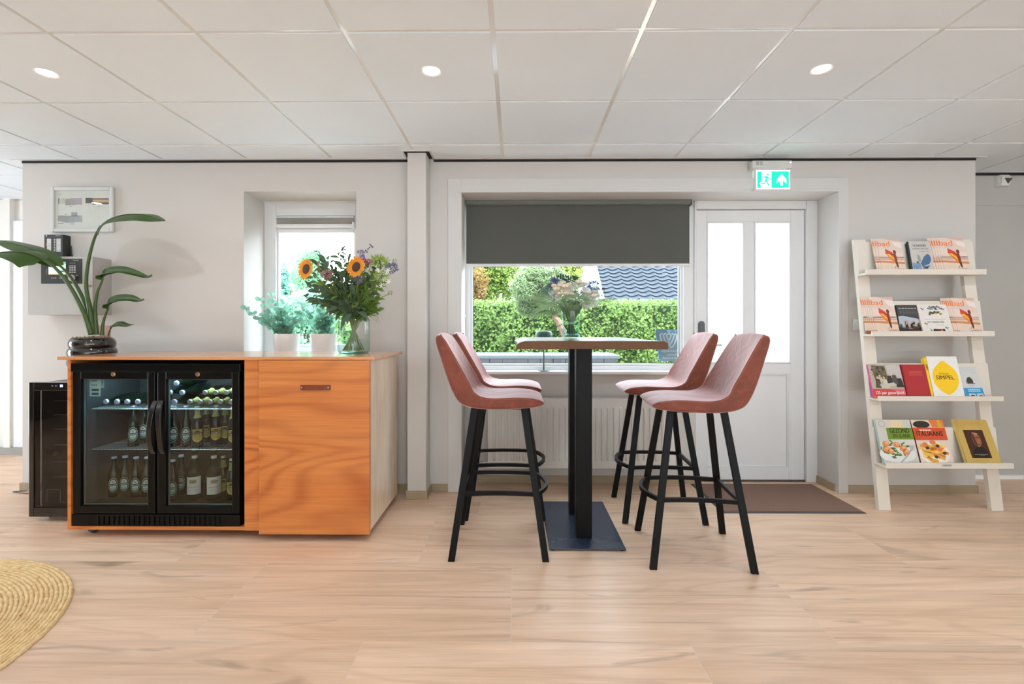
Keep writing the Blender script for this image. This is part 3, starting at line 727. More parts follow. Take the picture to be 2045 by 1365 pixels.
# bottles stay inside the cooler: each is a thing of its own
protos = {}
def bottle(kind, loc, lying, label, group, yaw=0.0):
    if kind not in protos: protos[kind] = r = beer_body(kind)
    else: r = dup(protos[kind])
    r.location = loc
    r.rotation_euler = (PI/2, 0, yaw) if lying else (0, 0, yaw)
    r['label'] = label; r['group'] = group
    return r
ORDN = ['first', 'second', 'third', 'fourth', 'fifth']
GL = 'bottles lying on the upper cooler shelf'
YC = 2.765
for i, (px, py) in enumerate(((213.7, 801), (235.6, 801), (256, 801), (277, 801))):
    p = at(px, py, YC)
    bottle('green', (p.x, YC+.2335, SH1+.031), True, f'green beer bottle lying cap forward, {ORDN[i]} from the left behind the left cooler door', GL, -0.05)
zz = SH1+.031
for i, (px, lv, kind, txt) in enumerate((
    (350.7, 0, 'green', 'green beer bottle lying on the shelf wires, white cap, left end behind right cooler door'),
    (341, 1, 'green', 'green beer bottle lying in the second layer, white cap cut by the right door frame'),
    (365.5, 1, 'green', 'green beer bottle lying in the second layer, white cap just right of another'),
    (353.4, 2, 'green', 'green beer bottle lying on top of the white capped pile in the cooler'),
    (381.5, 0, 'brown', 'brown beer bottle lying in bottom layer, silver cap next to the white capped pile'),
    (402, 0, 'brown', 'brown beer bottle lying in bottom layer, second silver cap from the left'),
    (422.5, 0, 'brown', 'brown beer bottle lying in bottom layer, third silver cap from the left'),
    (443.5, 0, 'brown', 'brown beer bottle lying in bottom layer, fourth silver cap from the left'),
    (464, 0, 'brown', 'brown beer bottle lying in bottom layer, half hidden by the right door edge'),
    (411.5, 1, 'brown', 'brown beer bottle lying in upper layer, leftmost of the three silver caps'),
    (433.2, 1, 'brown', 'brown beer bottle lying in upper layer, middle of the three silver caps'),
    (454.5, 1, 'brown', 'brown beer bottle lying in upper layer, rightmost of the three silver caps'))):
    p = at(px, 800, YC)
    bottle(kind, (p.x, YC+.2335+.002*lv, zz+.0535*lv), True, txt, GL, -0.05)
GS = 'beer bottles standing on the middle cooler shelf'
for px, y, kind, txt in (
    (267, 2.80, 'green', 'green beer bottle with oval label standing behind the left cooler door, front one'),
    (286.5, 2.88, 'green', 'green beer bottle with oval label standing beside the left door handle, set back'),
    (347, 2.80, 'green', 'green beer bottle with oval label standing at the left edge of right cooler door'),
    (371.5, 2.80, 'green', 'green beer bottle with oval label standing next to the yellow labelled bottles'),
    (394.5, 2.78, 'brown', 'brown beer bottle with yellow shield label, first of the yellow labelled row'),
    (412.5, 2.90, 'brown', 'brown beer bottle with yellow label standing set back between two others'),
    (431, 2.83, 'brown', 'brown beer bottle with yellow label standing in the middle of its row'),
    (450, 2.88, 'brown', 'brown beer bottle with yellow label standing second from the right cooler edge'),
    (466, 2.77, 'brown', 'brown beer bottle with yellow label half hidden at the right cooler edge')):
    bottle(kind, (X(px, y), y, SH2+.0008), False, txt, GS, .55)
GB = 'bottles standing on the cooler floor'
for px, y, kind, txt in (
    (228, 2.84, 'green', 'green beer bottle on the cooler floor, leftmost of the row behind left door'),
    (250, 2.86, 'green', 'green beer bottle on the cooler floor, second from left behind left door'),
    (272, 2.84, 'green', 'green beer bottle on the cooler floor, third from left behind left door'),
    (293.5, 2.84, 'green', 'green beer bottle on the cooler floor against the left door frame edge'),
    (345, 2.78, 'green', 'green beer bottle on the cooler floor at the left edge of right door'),
    (362, 2.88, 'green', 'green beer bottle on the cooler floor just left of the wine bottles'),
    (446, 2.86, 'brown', 'brown beer bottle on the cooler floor just right of the wine bottles'),
    (463, 2.80, 'brown', 'brown beer bottle on the cooler floor half hidden at the right edge')):
    bottle(kind, (X(px, y), y, SHB), False, txt, GB, .5)
def wine(loc, label, yaw):
    r = thing('wine_bottle', label, 'bottle', (0, 0, 0), 'white labelled wine bottles in the cooler')
    prof = [(0, .004), (.03, 0), (.038, .003), (.0395, .01), (.0395, .165), (.036, .185), (.020, .215), (.0145, .235), (.014, .285), (.0155, .287), (.0155, .296), (0, .297)]
    build(MB().lathe(prof, 28), 'bottle_glass', pale_gl, r, smooth=True, angle=60)
    build(MB().lathe([(.0148, .236), (.0150, .236), (.0150, .252), (.0148, .252)], 24), 'neck_band', ink(232, 228, 222), r, smooth=True, normals=False)
    build(MB().lathe([(.0158, .282), (.016, .284), (.016, .2975), (0, .299)], 24), 'screw_cap', M('cap_pale_green', S(170, 190, 170), 0.4), r, smooth=True)
    a = Art().rect(-.043, .043, -.05, .05, (232, 224, 214), 0)
    a.oval(0, .026, .020, .012, (196, 180, 152), 1).arc(-.008, .024, .008, .008, .003, (112, 92, 66), 2).arc(.008, .024, .009, .007, .003, (112, 92, 66), 2).arc(0, .018, .016, .006, .002, (140, 118, 90), 2)
    for k in range(9): a.rect(-.030+.0068*k, -.0255+.0068*k, -.010, -.006, (150, 140, 130), 1)
    for k in range(5): a.line([(-.02+.008*k, -.031), (-.015+.008*k, -.024)], .0012, (196, 130, 120), 1)
    a.build('label_print', r, bend(.0397, .085), .0001, CUTS)
    r.location = loc; r.rotation_euler = (0, 0, yaw)
wine((X(389, 2.80), 2.80, SHB), 'clear wine bottle with white label on cooler floor, left of the two', .35)
wine((X(427, 2.80), 2.80, SHB), 'clear wine bottle with white label on cooler floor, right of the two', .62)

# ---------------------------------------------------------------- wine cooler beside the cabinet
wc = thing('wine_cooler', 'black slim wine cooler with dark glass door left of the plywood cabinet', 'wine cooler', (-2.70, 3.1, 0))
wx0, wx1_, wz0, wz1 = -2.91, -2.492, 0.03, 0.832
build(MB().box(wx0+.03, wx1_, 2.915, 3.06+.33, wz0+.004, wz1-.004).mat(0), 'cooler_body', blk, wc, bevel=0.004)
gx0, gx1 = X(67, 2.86), wx1_-.03
dw = build(MB().ring(wx0, wx1_, wz0, wz1, gx0-wx0, .03, .055, .05, 2.86, 2.905), 'cooler_door', M('black_gloss', S(12, 12, 12), 0.1, coat=0.6), wc, bevel=0.003)
build(MB().box(gx0-.002, gx1+.002, 2.866, 2.870, wz0+.054, wz1-.049), 'glass_pane', clear_glass('dark_glass', (0.62, 0.60, 0.58, 1), ior=1.55), dw)
build(MB().box(gx0, gx1, 2.908, 2.913, wz0+.055, wz1-.05), 'dark_interior', M('dark_liner', S(30, 28, 27), 0.5), wc)
for k, pyv in enumerate((801, 829.5, 858.5, 890, 923, 954)):
    z = Z(pyv, 2.89); build(MB().box(X(104, 2.88), gx1-.002, 2.885, 2.907, z-.002, z+.002), 'shelf_rail', M('shelf_steel', S(150, 150, 150), 0.3, metal=0.8), wc)
mb = MB()
for sx, sy in ((wx0+.06, 2.95), (wx1_-.05, 2.95), (wx0+.06, 3.35), (wx1_-.05, 3.35)): mb.lathe([(.018, 0), (.018, .036)], 12, (sx, sy, 0)).lathe([(0, 0), (.018, 0)], 12, (sx, sy, 0))
build(mb, 'foot', black, wc)
z = Z(771, 2.859)
build(MB().box(X(120, 2.859), X(125, 2.859), 2.8585, 2.8602, z-.007, z+.007), 'indicator_light', M('blue_led', S(120, 120, 255), 0.4, emit=(0.25, 0.3, 1, 1), es=5), dw)
build(MB().box(X(103, 2.859), X(105.5, 2.859), 2.8585, 2.8602, z-.003, z+.003).box(X(110, 2.859), X(113, 2.859), 2.8585, 2.8602, z-.003, z+.003), 'touch_key', ink(150, 150, 160), dw)
# bent wire rack and a bottle neck seen through the dark door
xx0, xx1, za, zb = X(94, 2.885), X(121, 2.885), Z(1005, 2.885), Z(980, 2.885)
build(MB().tube([(xx0, 2.884, za), (xx0, 2.884, zb), (xx1, 2.884, zb), (xx1, 2.884, za), (xx1+.03, 2.884, za)], .0022, 6), 'bottle_rack', M('rack_wire', S(190, 188, 180), 0.3, metal=0.7), wc)
bw = thing('wine_bottle', 'dark wine bottle lying inside the slim black wine cooler', 'bottle', (X(112, 2.89), 2.89, Z(908, 2.89)))
o = Vector(bw.location)
build(MB().lathe([(0, -.0), (.0125, 0), (.013, .045), (.014, .06)], 14).xf(Matrix.Rotation(-1.2, 4, 'Y')).xf(Matrix.Translation(o)), 'bottle_neck', brown_gl, bw, smooth=True)
build(MB().lathe([(0, -.004), (.0135, -.004), (.0138, .010), (.0128, .010)], 14).xf(Matrix.Rotation(-1.2, 4, 'Y')).xf(Matrix.Translation(o)), 'cork_cap', M('cap_dull', S(150, 120, 90), 0.5), bw, smooth=True)
# ================================================================ bar table
tblw = wood('table_oak', S(104, 68, 36), S(66, 42, 20), S(90, 58, 30), 0.3, (2.4, 0.5, 2.0), 20.0, (70, 3, 60), coat=0.0, spec=0.18, amt=0.7)
TX0, TX1, TY0, TY1, TZ = 0.0, 0.735, 2.34, 3.34, 1.093
tb = thing('bar_table', 'tall bar table with thick live-edge wood top on black steel pedestal', 'table', (0.37, 2.84, 0))
mb = MB(); n = 26; rnd = random.Random(3)
rows = []
for i in range(n+1):
    y = TY0+(TY1-TY0)*i/n
    wl = 0.008*math.sin(5.1*y+.4)+.004*math.sin(17*y); wr = 0.007*math.sin(4.3*y+1)+.004*math.sin(13*y+2)
    if i == 0: wl = wr = 0
    x0, x1 = TX0+wl, TX1+wr; b = TZ-.039
    prof = [(x0, b), (x0-.001, b+.018), (x0+.008, b+.027), (x0+.030, b+.036), (x0+.046, TZ), (x1-.030, TZ), (x1-.012, b+.036), (x1-.002, b+.028), (x1, b+.016), (x1-.002, b)]
    rows.append([(x, y, z) for x, z in prof])
k = len(rows[0]); vs = [p for r in rows for p in r]
fs = [(i*k+j, i*k+(j+1) % k, (i+1)*k+(j+1) % k, (i+1)*k+j) for i in range(n) for j in range(k)]
fs += [tuple(range(k)), tuple(range(n*k+k-1, n*k-1, -1))]
mb.add(vs, fs)
build(mb, 'tabletop', tblw, tb, smooth=True, angle=35, bevel=0.0025)
postm = M('table_black_steel', S(13, 13, 14), 0.40, var=0.1, scale=30, spec=0.15, bump=0.02, bscale=500)
for y in (2.675, 3.01):
    build(MB().box(.327, .413, y-.04, y+.04, .012, TZ-.044), 'column', postm, tb, bevel=0.004)
build(MB().box(.17, .57, 2.51, 3.20, .004, .012).mat(0), 'base_plate', M('table_base_steel', S(46, 58, 78), 0.26, var=0.06, scale=30), tb, bevel=0.003)
build(MB().box(.25, .49, 2.6, 3.09, TZ-.044, TZ-.038), 'mounting_plate', postm, tb)
mb = MB()
for x, y in ((.19, 2.53), (.55, 2.53), (.19, 3.18), (.55, 3.18)): mb.lathe([(0, 0), (.015, 0), (.015, .005), (0, .005)], 12, (x, y, 0))
build(mb, 'foot', black, tb)

# ================================================================ bar stools (front of the seat is +x)
def velvet():
    m, nt, nodes, L, b = _new('pink_velvet')
    tc = N(nt, 'ShaderNodeTexCoord')
    n1 = N(nt, 'ShaderNodeTexNoise', i_Scale=5.0, i_Detail=5.0, i_Distortion=0.8); L.new(tc.outputs['Object'], n1.inputs['Vector'])
    n2 = N(nt, 'ShaderNodeTexNoise', i_Scale=22.0, i_Detail=4.0, i_Distortion=1.2); L.new(tc.outputs['Object'], n2.inputs['Vector'])
    rp = N(nt, 'ShaderNodeMapRange', i_1=0.35, i_2=0.68); L.new(n1.outputs[0], rp.inputs[0])
    mx = N(nt, 'ShaderNodeMix', data_type='RGBA'); mx.inputs[6].default_value = S(126, 62, 42); mx.inputs[7].default_value = S(106, 50, 34); L.new(rp.outputs[0], mx.inputs[0])
    r2 = N(nt, 'ShaderNodeMapRange', i_1=0.50, i_2=0.70, i_3=0.0, i_4=0.35); L.new(n2.outputs[0], r2.inputs[0])
    m2 = N(nt, 'ShaderNodeMix', data_type='RGBA'); m2.inputs[7].default_value = S(150, 86, 68); L.new(mx.outputs[2], m2.inputs[6]); L.new(r2.outputs[0], m2.inputs[0])
    L.new(m2.outputs[2], b.inputs['Base Color']); b.inputs['Roughness'].default_value = 0.62; b.inputs['Specular IOR Level'].default_value = 0.3
    b.inputs['Sheen Weight'].default_value = 1.0; b.inputs['Sheen Roughness'].default_value = 0.45; b.inputs['Sheen Tint'].default_value = (1, 0.80, 0.84, 1)
    n3 = N(nt, 'ShaderNodeTexNoise', i_Scale=9.0, i_Detail=3.0, i_Distortion=1.5); L.new(tc.outputs['Object'], n3.inputs['Vector'])
    bp = N(nt, 'ShaderNodeBump', i_Strength=0.22, i_Distance=0.02); L.new(n3.outputs[0], bp.inputs['Height']); L.new(bp.outputs[0], b.inputs['Normal'])
    return m
vel = velvet()
pipem = M('velvet_piping', S(140, 74, 52), 0.7, sheen=0.4)
def shell_points():
    #        inner x,z      outer x,z      half width  edge dx,dz
    P = [((.236, .782), (.226, .758), .185, (.0, -.006)),
         ((.200, .806), (.190, .748), .202, (.0, -.010)),
         ((.110, .812), (.105, .742), .214, (.0, -.002)),
         ((.010, .800), (.010, .737), .222, (.0, .006)),
         ((-.085, .790), (-.085, .736), .226, (.012, .018)),
         ((-.150, .796), (-.160, .742), .228, (.040, .040)),
         ((-.172, .804), (-.188, .752), .228, (.050, .046)),
         ((-.188, .838), (-.217, .775), .226, (.058, .042)),
         ((-.215, .900), (-.254, .845), .222, (.056, .022)),
         ((-.245, .985), (-.284, .945), .216, (.044, .010)),
         ((-.277, 1.075), (-.316, 1.055), .206, (.026, -.002)),
         ((-.298, 1.137), (-.332, 1.130), .198, (.012, -.013))]
    return P
def make_stool():
    r = thing('bar_stool', 'x', 'bar stool', (0, 0, 0), 'pink velvet bar stools round the high table')
    P = shell_points(); V = [-1, -.9, -.62, -.28, 0, .28, .62, .9, 1]
    mb = MB(); inner = []; outer = []
    for (ix, iz), (ox, oz), hw, (ex, ez) in P:
        ri = []; ro = []
        for v in V:
            k = abs(v)**2.2
            crease = -0.007*math.exp(-(v/.12)**2)
            ri.append((ix+ex*k, hw*v*(0.93 if abs(v) == 1 else 1), iz+ez*k+ (crease if ix > -.15 else 0)))
            ko = abs(v)**2.6
            ro.append((ox+ex*ko*.30, hw*v*1.0, oz+(ez*ko*.25 if oz < 1.04 else ez*ko)+(.012*ko if ox > -.2 else 0)))
        inner.append(ri); outer.append(ro)
    a, c = len(P), len(V)
    vs = [p for r_ in inner for p in r_]+[p for r_ in outer for p in r_]
    fs = []
    idi = lambda i, j: i*c+j
    ido = lambda i, j: a*c+i*c+j
    for i in range(a-1):
        for j in range(c-1):
            fs.append((idi(i, j), idi(i, j+1), idi(i+1, j+1), idi(i+1, j)))
            fs.append((ido(i, j), ido(i+1, j), ido(i+1, j+1), ido(i, j+1)))
        fs.append((idi(i, 0), idi(i+1, 0), ido(i+1, 0), ido(i, 0)))
        fs.append((idi(i, c-1), ido(i, c-1), ido(i+1, c-1), idi(i+1, c-1)))
    for j in range(c-1):
        fs.append((idi(0, j), ido(0, j), ido(0, j+1), idi(0, j+1)))
        fs.append((idi(a-1, j), idi(a-1, j+1), ido(a-1, j+1), ido(a-1, j)))
    mb.add(vs, fs)
    sh = build(mb, 'seat_shell', vel, r, smooth=True, angle=180, sub=3)
    # piping along the seam between cushion and outer shell
    for s in (0, c-1):
        pts = []
        for i in range(1, a):
            p = Vector(inner[i][s])*.86+Vector(outer[i][s])*.14; p.y *= .985
            p.x -= 0.002; pts.append(p)
        build(MB().tube(pts, .0035, 6), 'piping', pipem, sh, smooth=True)
    # frame under the seat
    build(MB().box(-.125, .135, -.13, -.10, .737, .750).box(-.125, .135, .10, .13, .737, .750).box(-.03, .0, -.13, .13, .738, .750).box(.10, .13, -.13, .13, .738, .750), 'seat_frame', blk_metal, r)
    T = {}
    for sx, sy in ((1, -1), (1, 1), (-1, 1), (-1, -1)):
        b = Vector((.234*sx, .222*sy, 0)); t = Vector((.128*sx, .118*sy, .745))
        T[(sx, sy)] = (b, t)
        build(MB().leg(b, t, .034, .020), 'leg', blk_metal, r, bevel=0.002)
    def on(sx, sy, z):
        b, t = T[(sx, sy)]; return b+(t-b)*(z/.745)
    z = .317
    def bar(p, q, bow, name):
        pts = []
        for i in range(13):
            t = i/12; m_ = 4*t*(1-t)
            pts.append(p*(1-t)+q*t+Vector(bow)*m_)
        mb = MB().strip(pts, .020, .016, (0, 0, 1))
        return build(mb, name, blk_metal, r, smooth=True, angle=50)
    bar(on(1, -1, z), on(-1, -1, z), (0, 0, .006), 'stretcher'); bar(on(1, 1, z), on(-1, 1, z), (0, 0, .006), 'stretcher')
    bar(on(-1, -1, z), on(-1, 1, z), (0, 0, 0), 'stretcher')
    bar(on(1, -1, z), on(1, 1, z), (.062, 0, 0), 'footrest')
    return r
st0 = make_stool()
for i, (x, y, a, t) in enumerate((
    (-.088, 2.62, 0.0, 'pink velvet bar stool on the left of the table, nearest the camera side'),
    (-.072, 3.125, 0.0, 'pink velvet bar stool on the left of the table, tucked behind another by the radiator'),
    (.908, 2.528, PI-.082, 'pink velvet bar stool on the right of the table, in front of the other'),
    (.890, 3.082, PI-.05, 'pink velvet bar stool on the right of the table, farther back near the door mat'))):
    o = st0 if i == 0 else dup(st0)
    o.location = (x, y, 0); o.rotation_euler = (0, 0, a); o['label'] = t

# ================================================================ radiator under the window
radm = M('radiator_enamel', S(226, 224, 220), 0.35, var=0.012)
ra = thing('radiator', 'white panel radiator with ribbed front below the large window', 'radiator', (0.48, 3.56, 0.13))
rx0, rx1, rz0, rz1, ry = X(974, 3.50), X(1349, 3.50), Z(935, 3.50), Z(797, 3.50), 3.50
mb = MB(); n = 30; zc0, zc1 = rz0+.045, rz1-.045
mb.box(rx0, rx1, ry+.003, ry+.012, rz0, rz1)
st = (rx1-rx0-.05)/n
for i in range(n):
    a = rx0+.025+st*i
    mb.add([(a+.010, ry+.003, zc0+.01), (a+st-.010, ry+.003, zc0+.01), (a+st-.010, ry+.003, zc1-.01), (a+.010, ry+.003, zc1-.01),
            (a+.016, ry-.006, zc0+.02), (a+st-.016, ry-.006, zc0+.02), (a+st-.016, ry-.006, zc1-.02), (a+.016, ry-.006, zc1-.02)],
           [(4, 5, 6, 7), (0, 1, 5, 4), (1, 2, 6, 5), (2, 3, 7, 6), (3, 0, 4, 7)])
build(mb, 'front_panel', radm, ra, bevel=0.0015)
build(MB().box(rx0+.01, rx1-.01, ry+.075, ry+.085, rz0, rz1).box(rx0, rx0+.002, ry+.012, ry+.09, rz0+.01, rz1+.005).box(rx1-.002, rx1, ry+.012, ry+.09, rz0+.01, rz1+.005), 'casing', radm, ra)
mb = MB(); k = int((rx1-rx0)/.012)
for i in range(k): mb.box(rx0+.012*i+.002, rx0+.012*i+.0095, ry+.008, ry+.086, rz1+.002, rz1+.006)
mb.box(rx0, rx1, ry+.004, ry+.009, rz1, rz1+.0065).box(rx0, rx1, ry+.045, ry+.05, rz1, rz1+.0065).box(rx0, rx1, ry+.084, ry+.089, rz1, rz1+.0065)
build(mb, 'top_grille', radm, ra)
for pyv in (903, 924):
    z = Z(pyv, 3.55); build(MB().tube([(ALC_L+.001, 3.55, z), (rx0+.002, 3.55, z)], .0075, 10), 'pipe', radm, ra, smooth=True)
z = Z(924, 3.55); xv = X(957, 3.55)
build(MB().tube([(xv-.02, 3.55, z), (xv+.03, 3.55, z)], .013, 12).tube([(xv, 3.55, z), (xv, 3.50, z)], .011, 12).box(xv-.014, xv+.014, 3.488, 3.50, z-.013, z+.013), 'valve', chrome, ra, smooth=True)
for x in (rx0+.2, rx1-.2): build(MB().box(x-.015, x+.015, ry+.085, 3.62, rz0+.1, rz1-.05), 'bracket', radm, ra)

# ================================================================ roller blind
rb = thing('roller_blind', 'dark grey roller blind pulled partway down over the large window', 'blind', (0.45, 3.62, 2.0))
by = 3.615; bx0_, bx1_ = X(931, by), X(1378, by)
z_top = Z(396, by); zf = Z(526, by)
blindm = M('blind_fabric', S(84, 85, 80), 0.85, var=0.02, scale=4, bump=0.05, bscale=600)
build(MB().box(bx0_, bx1_, by+.012, by+.014, zf, Z(404, by)), 'fabric', blindm, rb)
rz_ = Z(402.5, by)
build(MB().tube([(bx0_-.002, by+.012, rz_), (bx1_+.006, by+.012, rz_)], .024, 20), 'roll', M('blind_roll_fabric', S(112, 116, 110), 0.8, bump=0.05, bscale=500), rb, smooth=True, angle=60)
build(MB().box(bx0_-.02, bx1_+.02, by+.0, by+.045, Z(393.5, by), Z(391, by)), 'head_rail', chrome, rb)
for x in (bx0_-.014, bx1_+.012): build(MB().prism([(by-.014, rz_+.034), (by-.014, rz_-.02), (by+.004, rz_-.03), (by+.045, rz_-.03), (by+.045, rz_+.034)], 'x', x-.003, x+.003), 'bracket', chrome, rb)
build(MB().tube([(bx0_-.002, by+.013, zf-.010), (bx1_+.002, by+.013, zf-.010)], .0115, 12), 'bottom_bar', whitep, rb, smooth=True, angle=60)
mb = MB(); xc = bx0_-.010
for i in range(150):
    z = rz_-.02-.0085*i
    if z < 1.26: break
    mb.ball((xc, by-.006, z), .0022, 6, 4); mb.ball((xc, by+.03, z), .0022, 6, 4)
mb.ball((xc, by+.01, 1.245), .014, 10, 8, (.4, 1, .8))
build(mb, 'bead_chain', M('chain_white', S(230, 230, 228), 0.4), rb, smooth=True)

# pleated blind folded up at the top of the small window
pb_ = thing('pleated_blind', 'folded pleated blind in white rails at the top of the small window', 'blind', (-1.5, 3.69, 1.95))
pxa, pxb, yb_ = X(553, 3.68), X(707, 3.68), 3.672
za, zb = Z(447, yb_), Z(434, yb_)
mb = MB(); n = 9
for i in range(n): 
    z0 = za+(zb-za)*i/n; z1 = za+(zb-za)*(i+1)/n
    mb.prism([(yb_+.004, z0), (yb_-.004, (z0+z1)/2), (yb_+.004, z1), (yb_+.02, z1), (yb_+.02, z0)], 'x', pxa+.004, pxb-.004)
build(mb, 'pleats', M('pleat_fabric', S(236, 236, 234), 0.8, transl=.5), pb_)
build(MB().box(pxa, pxb, yb_-.008, yb_+.022, zb, zb+.010), 'top_rail', whitep, pb_, bevel=0.001)
build(MB().box(pxa, pxb, yb_-.010, yb_+.022, za-.022, za), 'bottom_rail', whitep, pb_, bevel=0.002)
build(MB().box(pxb-.008, pxb+.004, yb_-.013, yb_+.022, za-.03, za+.018).box(pxa-.006, pxa+.004, yb_-.013, yb_+.022, za-.01, za+.03), 'end_clip', whitep, pb_)

# ================================================================ emergency exit sign
ex = thing('exit_sign', 'lit green running-man exit sign with up arrow above the door', 'sign', (1.78, 3.39, 2.12))
ey = 3.352
x0, x1 = X(1503, ey), X(1583, ey); z0, z1 = Z(337, ey), Z(321.5, ey)
build(MB().box(x0, x1, ey, WY-.006, z0, z1), 'housing', M('sign_housing', S(214, 213, 209), 0.4), ex, bevel=0.006)
sx0, sx1, sz0, sz1 = X(1506.5, ey), X(1580, ey), Z(381, ey), Z(338.5, ey)
build(MB().box(sx0, sx1, ey+.002, ey+.016, sz0, sz1), 'panel', M('sign_frame', S(206, 205, 201), 0.35), ex, bevel=0.002)
build(MB().box(sx0+.02, sx1-.02, ey+.016, WY-.006, sz0+.02, z0), 'backing', M('sign_backlit_edge', S(240, 244, 244), 0.4, emit=(0.9, 1, 1, 1), es=0.8), ex)
em_w = M('sign_lit_white', S(250, 255, 252), 0.4, emit=(0.95, 1, 0.98, 1), es=1.1, var=0.01)
em_g = M('sign_lit_green', S(0, 190, 130), 0.4, emit=(0.0, 0.86, 0.52, 1), es=0.95, var=0.01)
W_, H_ = sx1-sx0, sz1-sz0
A_ = Art()
fx = lambda px: (px-660)/780*W_      # zoomed sign units -> metres
fz = lambda py: (820-py)/420*H_
R = lambda a, b, c, d, m, l: A_.rect(fx(a), fx(b), fz(d), fz(c), m, l)
R(704, 1416, 425, 797, em_w, 0); R(722, 1394, 448, 775, em_g, 1); R(808, 1022, 456, 768, em_w, 2)
Q = lambda pts, m, l: A_.poly([(fx(a), fz(b)) for a, b in pts], m, l)
Q([(770, 690), (800, 655), (812, 690), (806, 712), (780, 706)], em_w, 2); Q([(796, 700), (812, 700), (812, 768), (802, 768)], em_w, 2)
Q([(1236, 500), (1338, 600), (1338, 690), (1265, 622), (1262, 730), (1208, 730), (1206, 622), (1134, 690), (1134, 605)], em_w, 2)
R(1256, 1394, 764, 780, em_w, 2)
A_.oval(fx(945), fz(508), 24/780*W_, 24/780*W_, em_g, 3, 16)
ln = lambda pts, wd: A_.line([(fx(a), fz(b)) for a, b in pts], wd/780*W_, em_g, 3)
Q([(868, 548), (930, 542), (958, 556), (938, 600), (926, 640), (886, 640), (900, 580)], em_g, 3)
ln([(888, 552), (860, 560), (838, 597)], 20); ln([(948, 560), (975, 596), (1022, 600)], 20)
ln([(902, 632), (882, 684), (796, 688)], 24); ln([(912, 630), (940, 680), (972, 732)], 26); ln([(940, 764), (970, 764)], 12)
A_.build('lit_face', ex, lambda u, v, o: (sx0+u, ey+.0012-o, sz0+v))
A_ = Art()
for r_ in range(4):
    for c_ in range(2): A_.rect(x0+.022+.028*c_, x0+.022+.028*c_+.022-.003*((r_*3+c_) % 3), z1-.012-.007*r_, z1-.0085-.007*r_, (120, 120, 118), 1)
A_.build('type_label', ex, lambda u, v, o: (u, ey-.0004-o, v))
build(MB().ball((X(1579, ey), ey, Z(326, ey)), .004, 10, 8), 'pilot_light', M('pilot_green', S(190, 255, 235), 0.3, emit=(0.6, 1, 0.9, 1), es=4), ex, smooth=True)

# ================================================================ motion detector in the corner recess
md = thing('motion_detector', 'white motion detector with dark triangular lens high on recessed wall', 'sensor', (X(2005, 3.72), 3.76, Z(362, 3.72)))
a, b, c, d = X(1993.5, 3.73), X(2018, 3.73), Z(374, 3.73), Z(351.5, 3.73)
mb = MB().add([(a, 3.76, c), (b, 3.76, c), (b, 3.76, d), (a, 3.76, d), (a+.006, 3.715, c), (b-.024, 3.715, c), (b-.002, 3.715, d-.026), (a+.012, 3.71, d-.028), (a+.02, 3.73, d), (b-.008, 3.73, d)],
              [(0, 4, 7, 8, 3), (4, 5, 6, 7), (7, 6, 9, 8), (1, 2, 9, 6, 5), (0, 1, 5, 4), (3, 8, 9, 2), (0, 3, 2, 1)])
build(mb, 'housing', M('sensor_plastic', S(232, 232, 230), 0.4), md, bevel=0.003)
build(MB().add([(b-.062, 3.706, d-.030), (b-.004, 3.708, d-.030), (b-.034, 3.711, d-.072), (b-.062, 3.716, d-.030), (b-.004, 3.716, d-.030), (b-.034, 3.716, d-.072)],
               [(0, 2, 1), (0, 1, 4, 3), (1, 2, 5, 4), (2, 0, 3, 5), (3, 4, 5)]), 'lens', M('sensor_lens', S(84, 66, 58), 0.3), md)

# ================================================================ wall socket beside the display shelf
so_ = thing('wall_socket', 'white wall socket half hidden by the left ladder rail', 'socket', (X(1712, WY), WY, Z(648.5, WY)))
xs, zs = X(1711.5, WY), Z(648.5, WY)
build(MB().box(xs-.033, xs+.033, WY-.009, WY, zs-.041, zs+.041), 'cover_plate', whitep, so_, bevel=0.004)
build(MB().lathe([(.021, .010), (.021, .002), (0, .002)], 20, (xs, WY, zs), 'y').lathe([(.021, .0095), (.024, .0105), (.024, .0088)], 20, (xs, WY, zs), 'y'), 'outlet', whitep, so_, smooth=True)

# ================================================================ framed floor plan
fp = thing('framed_floor_plan', 'white framed sheet of small coloured floor plans on the left wall', 'picture', (X(163, 3.41), WY, Z(415, 3.41)))
a, b, c, d = X(100, 3.40), X(225.5, 3.40), Z(461.5, 3.40), Z(370, 3.40); fw = .027
mb = MB().ring(a, b, c, d, fw, fw, fw, fw, WY-.022, WY-.002)
build(mb, 'frame', M('frame_silver_white', S(208, 210, 210), 0.35), fp, bevel=.007, segs=3)
build(MB().box(a+fw*.7, b-fw*.7, WY-.010, WY-.001, c+fw*.7, d-fw*.7), 'sheet', ink(222, 221, 217), fp)
A_ = Art(); W_ = b-a; H_ = d-c
fx = lambda px: a+(px-220)/1430*W_
fz = lambda py: c+(1165-py)/1060*H_
R = lambda p, q, r_, s_, col, l=1: A_.rect(fx(p), fx(q), fz(s_), fz(r_), col, l)
R(385, 520, 372, 500, (206, 200, 184)); R(378, 398, 372, 495, (170, 168, 166)); R(542, 640, 385, 532, (168, 162, 162)); R(640, 770, 370, 530, (176, 164, 168)); R(770, 920, 365, 520, (180, 166, 174))
R(1000, 1160, 360, 488, (104, 102, 98)); R(1160, 1530, 372, 520, (104, 98, 92)); R(1165, 1526, 400, 468, (206, 170, 134), 2); R(1165, 1526, 380, 398, (112, 78, 66), 2); R(1160, 1295, 355, 372, (222, 221, 217), 2); R(1380, 1530, 512, 522, (222, 221, 217), 2)
R(372, 530, 775, 905, (160, 160, 160)); R(530, 630, 785, 940, (158, 160, 164)); R(630, 760, 780, 940, (164, 166, 172)); R(676, 816, 695, 790, (166, 168, 174)); R(760, 915, 775, 928, (170, 172, 178)); R(450, 530, 905, 930, (170, 170, 170))
